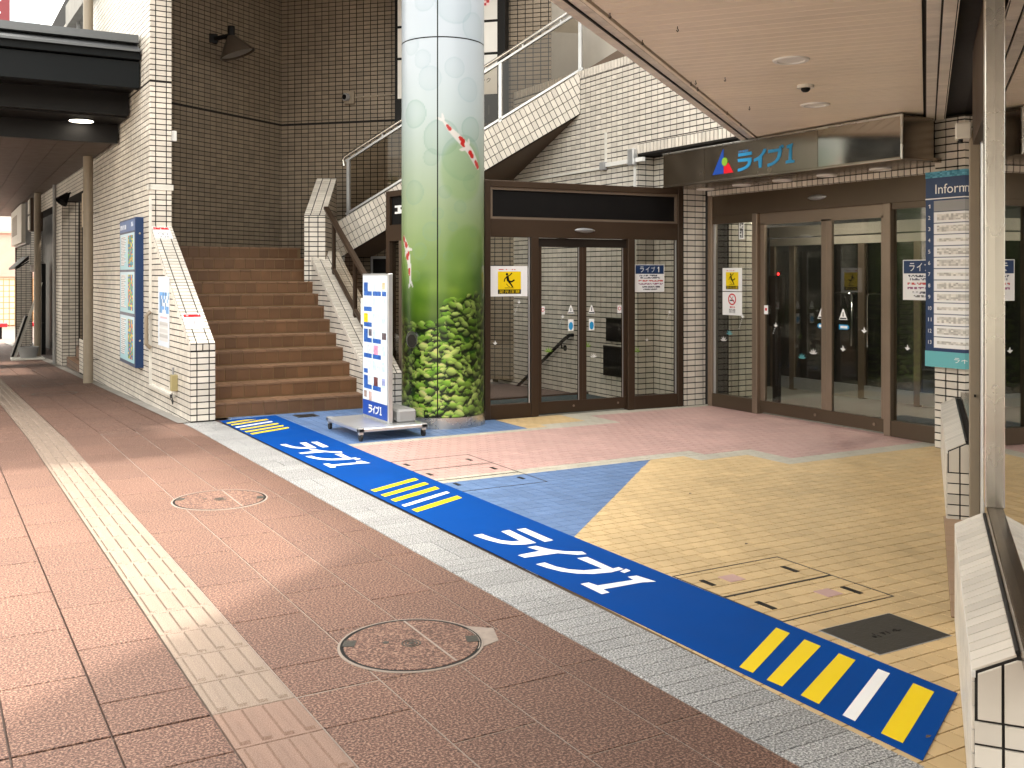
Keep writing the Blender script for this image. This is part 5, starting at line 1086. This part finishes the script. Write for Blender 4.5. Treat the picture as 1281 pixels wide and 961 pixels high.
def koi(pts, w, seed):
    r = np.random.default_rng(seed); P = np.array(pts); n = 110; t = np.linspace(0, len(P)-1, n); cx = np.interp(t, range(len(P)), P[:, 0]); cz = np.interp(t, range(len(P)), P[:, 1])
    def dab(x, z, rx, rz, ang, col, hard=6):
        d_, a_, b_ = soft(x, z, rx, rz, ang); img[:] = img+np.clip((1-d_)*hard, 0, 1)[..., None]*(np.array(col)-img)
    A = math.atan2(cz[3]-cz[0], cx[3]-cx[0])
    for da in (-.45, .45): dab(cx[0]-.035*math.cos(A+da), cz[0]-.035*math.sin(A+da), .05, .014, A+da, (.93, .92, .91))
    k = int(n*.66); A = math.atan2(cz[k+3]-cz[k], cx[k+3]-cx[k])
    for sd_ in (-1, 1): dab(cx[k]-sd_*math.sin(A)*w*1.25-.02*math.cos(A), cz[k]+sd_*math.cos(A)*w*1.25-.02*math.sin(A), .042, .016, A+sd_*2.3, (.92, .90, .88))
    for k in range(n):
        f = k/(n-1); wd = w*(.22+.80*math.sin(math.pi*min(1, f*.62+.06))**1.5)*(1 if f < .86 else 1-.45*((f-.86)/.14)**2); dab(cx[k], cz[k], wd, wd, 0, (.93, .91, .89))
    for f0, f1, off, sc in ((.14, .26, .1, 1.0), (.47, .58, .35, .75), (.55, .62, -.4, .55), (.74, .84, -.15, .8), (.90, .99, .1, .85)):
        for k in range(int(f0*n), int(f1*n)):
            f = k/(n-1); wd = w*(.22+.80*math.sin(math.pi*min(1, f*.62+.06))**1.5); A = math.atan2(cz[min(k+2, n-1)]-cz[k-2], cx[min(k+2, n-1)]-cx[k-2])
            q = wd*sc*(.62+.25*math.sin(k*1.3)); dab(cx[k]-math.sin(A)*off*wd, cz[k]+math.cos(A)*off*wd, q, q, 0, (.80, .13, .11))
koi([(.005, 3.115), (.07, 3.03), (.18, 2.93), (.30, 2.82), (.42, 2.66)], .042, 1)
koi([(-.38, 1.50), (-.40, 1.66), (-.44, 1.82), (-.52, 1.95)], .040, 2)
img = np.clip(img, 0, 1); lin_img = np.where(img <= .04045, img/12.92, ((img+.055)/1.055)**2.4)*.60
colm = thing('round_column', 'round column wrapped in a print of koi, bubbles and leafy water plants', 'column', (CX, CY, 0))
MB().cyl((0, 0, .0), (0, 0, 1), CR-.006, 6.08, 64).build('core', BLACKP, colm, smooth=True)
MB().lathe((0, 0, 0), (0, 0, 1), [(CR+.012, 0), (CR+.012, .112), (CR-.004, .118)], 72).build('base_ring', STEEL, colm, smooth=True)
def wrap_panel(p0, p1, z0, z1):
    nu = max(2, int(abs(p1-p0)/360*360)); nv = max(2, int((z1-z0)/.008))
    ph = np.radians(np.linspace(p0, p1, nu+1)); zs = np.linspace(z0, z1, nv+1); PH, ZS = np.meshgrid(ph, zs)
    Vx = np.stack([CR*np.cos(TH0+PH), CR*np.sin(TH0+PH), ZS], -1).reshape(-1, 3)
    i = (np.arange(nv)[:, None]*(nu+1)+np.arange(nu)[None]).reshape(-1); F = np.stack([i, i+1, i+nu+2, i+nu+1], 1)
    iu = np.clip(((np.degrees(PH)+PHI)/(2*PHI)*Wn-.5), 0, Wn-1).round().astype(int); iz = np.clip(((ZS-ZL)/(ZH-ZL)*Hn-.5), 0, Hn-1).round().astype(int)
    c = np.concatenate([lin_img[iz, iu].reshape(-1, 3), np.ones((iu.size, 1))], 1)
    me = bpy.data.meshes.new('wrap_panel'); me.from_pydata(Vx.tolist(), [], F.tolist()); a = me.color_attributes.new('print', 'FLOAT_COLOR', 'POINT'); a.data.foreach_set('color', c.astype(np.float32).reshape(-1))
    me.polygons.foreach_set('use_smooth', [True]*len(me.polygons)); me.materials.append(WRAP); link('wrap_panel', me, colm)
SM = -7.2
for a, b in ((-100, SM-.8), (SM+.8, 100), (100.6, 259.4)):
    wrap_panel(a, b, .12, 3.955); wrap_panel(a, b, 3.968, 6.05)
a = TH0+rad(-45); hp = Vector((math.cos(a), math.sin(a), 0))
MB().cyl(hp*(CR-.004)+Z*.90, hp, .085, .02, 28).build('scupper_ring', CHROME, colm, smooth=True); MB().cyl(hp*(CR+.004)+Z*.885, hp, .066, .0135, 28).build('scupper_cap', IRON, colm)

# ------------------------------------------------------------------ rolling directory stand
sd = thing('directory_stand', 'tall white directory stand on a wheeled grey base by the column', 'sign stand', (3.70, 9.30, 0))
MB().box(-.36, .34, -.50, .42, .085, .12).build('base_plate', ALU, sd, bevel=.006)
for x in (-.33, .31):
    for y in (-.47, .39):
        w = MB().cyl((x-.012, y, .035), (1, 0, 0), .035, .024, 16).build('caster', RUB, sd, smooth=True); MB().box(x-.02, x+.02, y-.02, y+.02, .06, .086).build('caster_bracket', ALU, w)
        MB().box(x-.03, x+.03, y-.03, y+.03, .084, .126).build('corner_cap', GREYP, sd, bevel=.006)
MB().box(.0, .048, -.34, .34, .12, 1.57).build('board', ALU, sd, bevel=.004)
MB().box(.10, .30, -.34, .16, .12, .25).build('weight_block', GREYP, sd, bevel=.02); MB().cyl((.21, -.302, .18), (0, -1, 0), .03, .004, 16).build('filler_cap', ALU, sd)
im = np.ones((56, 24, 3))*np.array([.88, .93, .97])
def cellb(r, c, h, w, col): im[r:r+h, c:c+w] = np.clip(np.array(col)[None, None]+RNG.uniform(-.06, .06, (h, w, 1)), 0, 1)
for r0, nt in ((3, 5), (10, 2), (17, 2), (24, 4), (31, 4), (38, 1), (45, 4)):
    cellb(r0, 1, 4, 4, {17: (.97, .82, .05), 10: (.84, .90, .95), 31: (.86, .92, .96), 38: (.88, .93, .97)}.get(r0, (.14, .36, .68)))
    for k in range(1, 5): cellb(r0, 1+int(4.6*k), 4, 3, (.84, .89, .93) if k % 2 else (.80, .88, .93))
    for k in range(nt): cellb(r0+4, 1+int(4.6*k), 2, 4, (.16, .38, .70))
cellb(24, 6, 3, 3, (.40, .38, .42)); cellb(25, 19, 3, 4, (.38, .33, .35)); cellb(31, 11, 4, 4, (.93, .58, .70)); cellb(45, 11, 4, 4, (.42, .24, .24)); cellb(45, 19, 3, 3, (.58, .62, .80)); cellb(52, 1, 3, 3, (.66, .58, .55)); cellb(52, 6, 4, 3, (.78, .66, .62)); cellb(3, 19, 3, 3, (.88, .76, .62))
sheet(sd, 'smudged_print', (0, .325, .30), -Y, Z, .645, 1.25, im)
MB().box(-.0025, 0, -.32, .325, .145, .295).build('blue_foot', LBLUE, sd); logo(sd, (-.0025, .16, .175), -Y, Z, .34, .09, SHW, name='logo_letter')
MB().box(.0, .06, .345, .40, 1.05, 1.32).build('leaflet_pocket', WHITEP, sd, bevel=.006)

# ------------------------------------------------------------------ blue floor strip with stripes and lettering
mt = thing('floor_strip', 'long royal blue floor strip with white lettering and yellow bars', 'floor mat', (2.65, 6.5, .004))
m = MB((2.65, 6.5, .004)); q = [(2.715, 2.131), (3.262, 2.411), (3.262-.0105*2, 4.0), (3.174, 10.925), (2.533, 10.798)]
m.plan([(2.712, 2.131), (3.258, 2.408), (3.172, 10.925), (2.533, 10.798)], .0008, .004).build('sheet', MATB, mt)
def onm(p): return [(a-2.65, b-6.5) for a, b in p]
YB = [[(2.66, 6.773), (3.111, 7.014), (3.112, 6.936), (2.665, 6.698)], [(2.663, 6.59), (3.113, 6.832), (3.114, 6.753), (2.668, 6.517)], [(2.667, 6.417), (3.118, 6.655), (3.116, 6.572), (2.669, 6.337)], [(2.673, 6.072), (3.122, 6.301), (3.121, 6.22), (2.677, 5.99)],
      [(2.725, 2.993), (3.170, 3.247), (3.172, 3.168), (2.73, 2.922)], [(2.729, 2.846), (3.172, 3.083), (3.174, 2.994), (2.736, 2.771)], [(2.739, 2.68), (3.177, 2.899), (3.18, 2.816), (2.739, 2.593)], [(2.747, 2.324), (3.191, 2.549), (3.191, 2.457), (2.751, 2.239)],
      [(2.566, 10.467), (3.005, 10.698), (3.008, 10.613), (2.561, 10.391)], [(2.575, 10.121), (3.021, 10.342), (3.015, 10.256), (2.569, 10.043)], [(2.572, 9.94), (3.029, 10.172), (3.02, 10.091), (2.574, 9.869)], [(2.585, 9.784), (3.031, 10.01), (3.025, 9.929), (2.585, 9.707)], [(2.553, 10.618), (2.80, 10.75), (2.90, 10.72), (2.551, 10.541)]]
WB = [[(2.666, 6.224), (3.117, 6.463), (3.117, 6.408), (2.666, 6.167)], [(2.742, 2.486), (3.187, 2.71), (3.19, 2.656), (2.743, 2.431)], [(2.561, 10.276), (3.007, 10.511), (3.006, 10.446), (2.566, 10.209)]]
for p in YB: flat(mt, 'yellow_bar', [onm(p)[::-1]], (0, 0, 0), X, Y, SHY, lift=.0012)
for p in WB: flat(mt, 'white_bar', [onm(p)[::-1]], (0, 0, 0), X, Y, SHW, lift=.0012)
for x0, y0 in ((2.73-2.65, 5.294-6.5), (2.652-2.65, 9.004-6.5)): logo(mt, (x0, y0, 0), -Y, X, 1.288, .389, SHW, lift=.0012, name='white_letter')
# small leaf litter
for k, (x, y) in enumerate(((2.84, 2.22), (4.58, 5.55), (4.0, 4.35))):
    o = MB().add([(0, 0, .001), (.012, .006, .006), (.03, .0, .003), (.012, -.006, .002)], [(0, 1, 2, 3)]).build('dry_leaf', BARK); o.location = (x, y, .009 if k == 0 else .002); tag(o, ['dry leaf scrap on the near end of the blue floor strip', 'dry twig on the yellow tiles near the middle', 'dry leaf scrap on the yellow tiles beside the hatch'][k], 'leaf')

# ------------------------------------------------------------------ covers in the ground
def manhole(cx, cy, r, label):
    c = warp(cx, cy); t = thing('manhole_cover', label, 'manhole cover', (c[0]+.02*(cy-3), c[1], c[2]), 0, 'round covers in the pavement')
    n = 64; m = MB(); m.lathe((0, 0, 0), (0, 0, 1), [(r+.022, .0005), (r+.020, .0035), (r+.011, .0035)], n); m.build('rim', MORTW, t, smooth=True)
    MB().lathe((0, 0, 0), (0, 0, 1), [(r+.011, .003), (r+.004, .002), (r-.004, .0025)], n).build('gap', BLACKP, t)
    MB().lathe((0, 0, 0), (0, 0, 1), [(r-.004, .0025), (r-.006, .0045), (.0, .0045)], n).build('inlay', PINKG, t)
    MB().box(.077, .086, -r*.93, r*.93, .0035, .0052).build('joint_line', MORTW, t)
    for a in (rad(152), rad(-18)):
        b = MB(); d = Vector((math.cos(a), math.sin(a), 0)); e = Vector((-d.y, d.x, 0)); b.prism([(r*.82, -.035), (r*1.0, -.035), (r*1.0, .035), (r*.82, .035)], (0, 0, 0), d, e, Z, .003, .0062); b.build('lift_slot', IRON, t)
    eb = MB(); eb.lathe((0, 0, 0), (0, 0, 1), [(.042, .004), (.041, .0065), (.036, .0065), (.035, .0048)], 28); eb.lathe((0, 0, 0), (0, 0, 1), [(.028, .0048), (.027, .0065), (.021, .0065), (.020, .0048)], 24); eb.lathe((0, 0, 0), (0, 0, 1), [(.012, .0048), (.011, .0065), (.0, .0065)], 16)
    eb.build('emblem', IRON, t); MB().cyl((-.09, .06, .003), (0, 0, 1), .014, .0028, 12).build('pin', IRON, t)
    return t
mh = manhole(1.70, 3.865, .285, 'round granite filled manhole cover nearest the viewer'); manhole(1.645, 7.01, .30, 'second round granite filled manhole cover farther along the pavement')
for cx, cy, lab in ((1.33, 15.5, 'first faint round cover in the shade before the shops'), (1.30, 17.2, 'second faint round cover in the shade before the shops'), (1.18, 21.0, 'third faint round cover in the shade before the shops'), (1.1, 22.6, 'farthest faint round cover in the shade before the shops')):
    c = warp(cx, cy); t = thing('pavement_cover', lab, 'cover', (c[0]+.02*(cy-3), cy, c[2]), 0, 'faint covers in the shaded pavement')
    pr = MB()
    for k in range(32):
        a0, a1 = k*math.pi/16, (k+1)*math.pi/16
        pr.add([(r*math.cos(a), r*math.sin(a), .004+zg(cy+r*math.sin(a))-zg(cy)) for r, a in ((.30, a0), (.30, a1), (.27, a1), (.27, a0))], [(0, 1, 2, 3)])
    pr.build('ring', IRON, t)
def hatch(x0, x1, y0, y1, slots, label, light=None):
    t = thing('floor_hatch', label, 'hatch', (x0, y0, 0), 0, 'tiled hatches beside the blue strip'); m = MB((x0, y0, 0)); w = .006
    for a, b, c, d in ((x0, x1, y0-w, y0), (x0, x1, y1, y1+w), (x0-w, x0, y0-w, y1+w), (x1, x1+w, y0-w, y1+w)): MB((x0, y0, 0)).box(a, b, c, d, -.002, .0022).build('frame_bar', IRON, t)
    for x, y, lng in slots: MB((x0, y0, 0)).box(x-.015, x+.015, y-lng/2, y+lng/2, -.002, .0024).build('lift_slot', BLACKP, t)
    if light: MB((x0, y0, 0)).box(*light, -.002, .0018).build('replaced_tile', PNK, t)
    return t
hatch(3.26, 3.98, 3.30, 3.68, [(3.35, 3.50, .12), (3.88, 3.46, .12)], 'nearer half of the tiled hatch in the yellow floor', (3.70, 3.80, 3.44, 3.54)); hatch(3.26, 3.98, 3.695, 4.07, [(3.34, 3.90, .1), (3.875, 3.87, .11)], 'farther half of the tiled hatch in the yellow floor', (3.45, 3.55, 3.85, 3.95))
hatch(3.21, 3.93, 6.42, 6.84, [(3.30, 6.66, .09), (3.83, 6.63, .09)], 'blue edged hatch beside the blue tile triangle'); hatch(3.21, 3.93, 6.85, 7.28, [(3.28, 7.1, .09), (3.83, 7.07, .09)], 'middle hatch straddling the cream band'); hatch(3.21, 3.93, 7.29, 7.72, [(3.28, 7.55, .09), (3.83, 7.5, .09)], 'farthest hatch in the pink tiles')
ip_ = thing('iron_cover', 'dark iron cover plate in the yellow tiles by the near ledge', 'cover plate', (3.54, 2.975, 0)); MB().box(-.22, .22, -.16, .16, -.002, .0032).build('plate', IRON, ip_, bevel=.001)
MB().box(-.226, .226, -.166, .166, -.003, .0014).build('frame', GREYP, ip_); wm = MB(); wr = random.Random(4)
for c in (-.07, 0, .07):
    for q in range(5):
        x, y, l, a = c+wr.uniform(-.018, .018), wr.uniform(-.018, .018), wr.uniform(.012, .028), wr.choice((0, 0, 1.57, .7)); dx, dy = math.cos(a)*l/2, math.sin(a)*l/2
        wm.bar((x-dx, y-dy, .0036), (x+dx, y+dy, .0036), .006, .0012)
wm.build('worn_mark', BLACKP, ip_)
dp = thing('drain_cover', 'small dark drain cover at the foot of the stairs', 'drain', (3.46, 10.74, 0)); MB().box(-.12, .12, -.11, .11, -.002, .004).build('plate', IRON, dp)
for k in range(4): MB().box(-.09, .09, -.085+.05*k, -.065+.05*k, .004, .0055).build('slot_bar', BLACKP, dp)
# mortar patches beside the near manhole
o = MB().plan([(1.86, 3.66), (2.04, 3.72), (2.09, 3.86), (1.99, 3.95), (1.98, 3.84), (1.95, 3.74)], .0004, .0022).build('mortar_patch', MORTW); tag(o, 'pale mortar patch beside the nearest manhole cover', 'patch')

# ------------------------------------------------------------------ far end of the street and across the road
zf = -1.2
fb = thing('far_building', 'cream and pink building closing the view at the far left', 'building', (2, 62, zf))
MB().box(-9, 6, 0, 8, 0, 2.7).build('lower_wall', CREAM, fb); MB().box(-9.2, 6.2, -.15, 8, 2.7, 5.1).build('upper_wall', PINKW, fb); MB().box(-9.4, 6.4, -.3, 8.2, 5.1, 5.2).build('roof_edge', PINKW, fb)
fe = thing('lattice_fence', 'pale wooden lattice fence in front of the far building', 'fence', (2, 57, zf))
for k in range(6): MB().box(-6+2*k, -5.88+2*k, 0, .12, 0, 2.75).build('post', WOOD, fe)
for k in range(40): MB().box(-6+.26*k, -5.96+.26*k, .02, .06, .15, 2.6).build('slat', WOOD, fe)
for k in range(9): MB().box(-6, 4.2, .06, .09, .2+.29*k, .24+.29*k).build('rail', WOOD, fe)
rbn = thing('red_bench', 'low red bench at the far end of the pavement', 'bench', (1.1, 40, zg(40)))
MB().box(-2.2, .8, 0, .5, .42, .56).build('seat', REDP, rbn, bevel=.02)
for x in (-2.0, .5): MB().box(x, x+.12, .05, .45, 0, .42).build('leg', BLACKP, rbn)
ob = thing('street_building', 'plain building across the road, mirrored in the glass', 'building', (-26, 5, 0))
MB().box(-6, 0, -26, 30, -.5, 7).build('wall', FACADE, ob)
for f in range(2):
    for k in range(15): MB().box(0, .06, -24+3.4*k, -22+3.4*k, .9+3*f, 2.5+3*f).build('window', DARK, ob)
hd_ = thing('hedge', 'low clipped hedge along the road, mirrored in the doors', 'hedge', (-9.7, 3, 0)); hm = MB(); hr_ = random.Random(3)
hm.box(-.22, .22, -14, 14, 0, .55)
for k in range(2600):
    p = Vector((hr_.uniform(-.36, .36), hr_.uniform(-14, 14), hr_.uniform(.05, .78))); u = Vector((hr_.gauss(0, 1), hr_.gauss(0, 1), hr_.gauss(0, 1))).normalized()*.08; v = u.orthogonal().normalized()*.05
    hm.add([p-u, p+v, p+u, p-v], [(0, 1, 2, 3)])
hm.build('leaves', LEAF, hd_)
def tree(label, x, y, h, seed):
    r = random.Random(seed); t = thing('street_tree', label, 'tree', (x, y, -.1), 0, 'street trees across the road'); m = MB()
    m.tube([(0, 0, 0), (.05, .02, h*.3), (0, .05, h*.6), (.1, 0, h*.85)], .09, 8)
    for k in range(7):
        a = r.uniform(0, 6.28); z0 = h*r.uniform(.35, .7); m.tube([(0, 0, z0), (math.cos(a)*.6, math.sin(a)*.6, z0+.6), (math.cos(a)*1.1, math.sin(a)*1.1, z0+1.3)], .03, 6)
    m.build('trunk', BARK, t); c = MB()
    for k in range(1500):
        while True:
            p = Vector((r.uniform(-1, 1), r.uniform(-1, 1), r.uniform(-1, 1)))
            if p.length < 1 and r.random() < .35+.65*(math.sin(p.x*5)*math.sin(p.y*4+1)*math.sin(p.z*5) > -.1): break
        p = Vector((p.x*1.8, p.y*1.8, h*.72+p.z*1.5)); u = Vector((r.gauss(0, 1), r.gauss(0, 1), r.gauss(0, 1))).normalized()*.13; v = u.orthogonal().normalized()*.08
        c.add([p-u, p+v, p+u, p-v], [(0, 1, 2, 3)])
    c.build('crown', LEAF, t)
tree('leafy street tree across the road, mirrored in the steel fascia', -15, -2, 5.5, 1); tree('second leafy street tree across the road, mirrored in the doors', -15, 4, 5, 2); tree('third leafy street tree across the road', -15, 10, 5.2, 3)
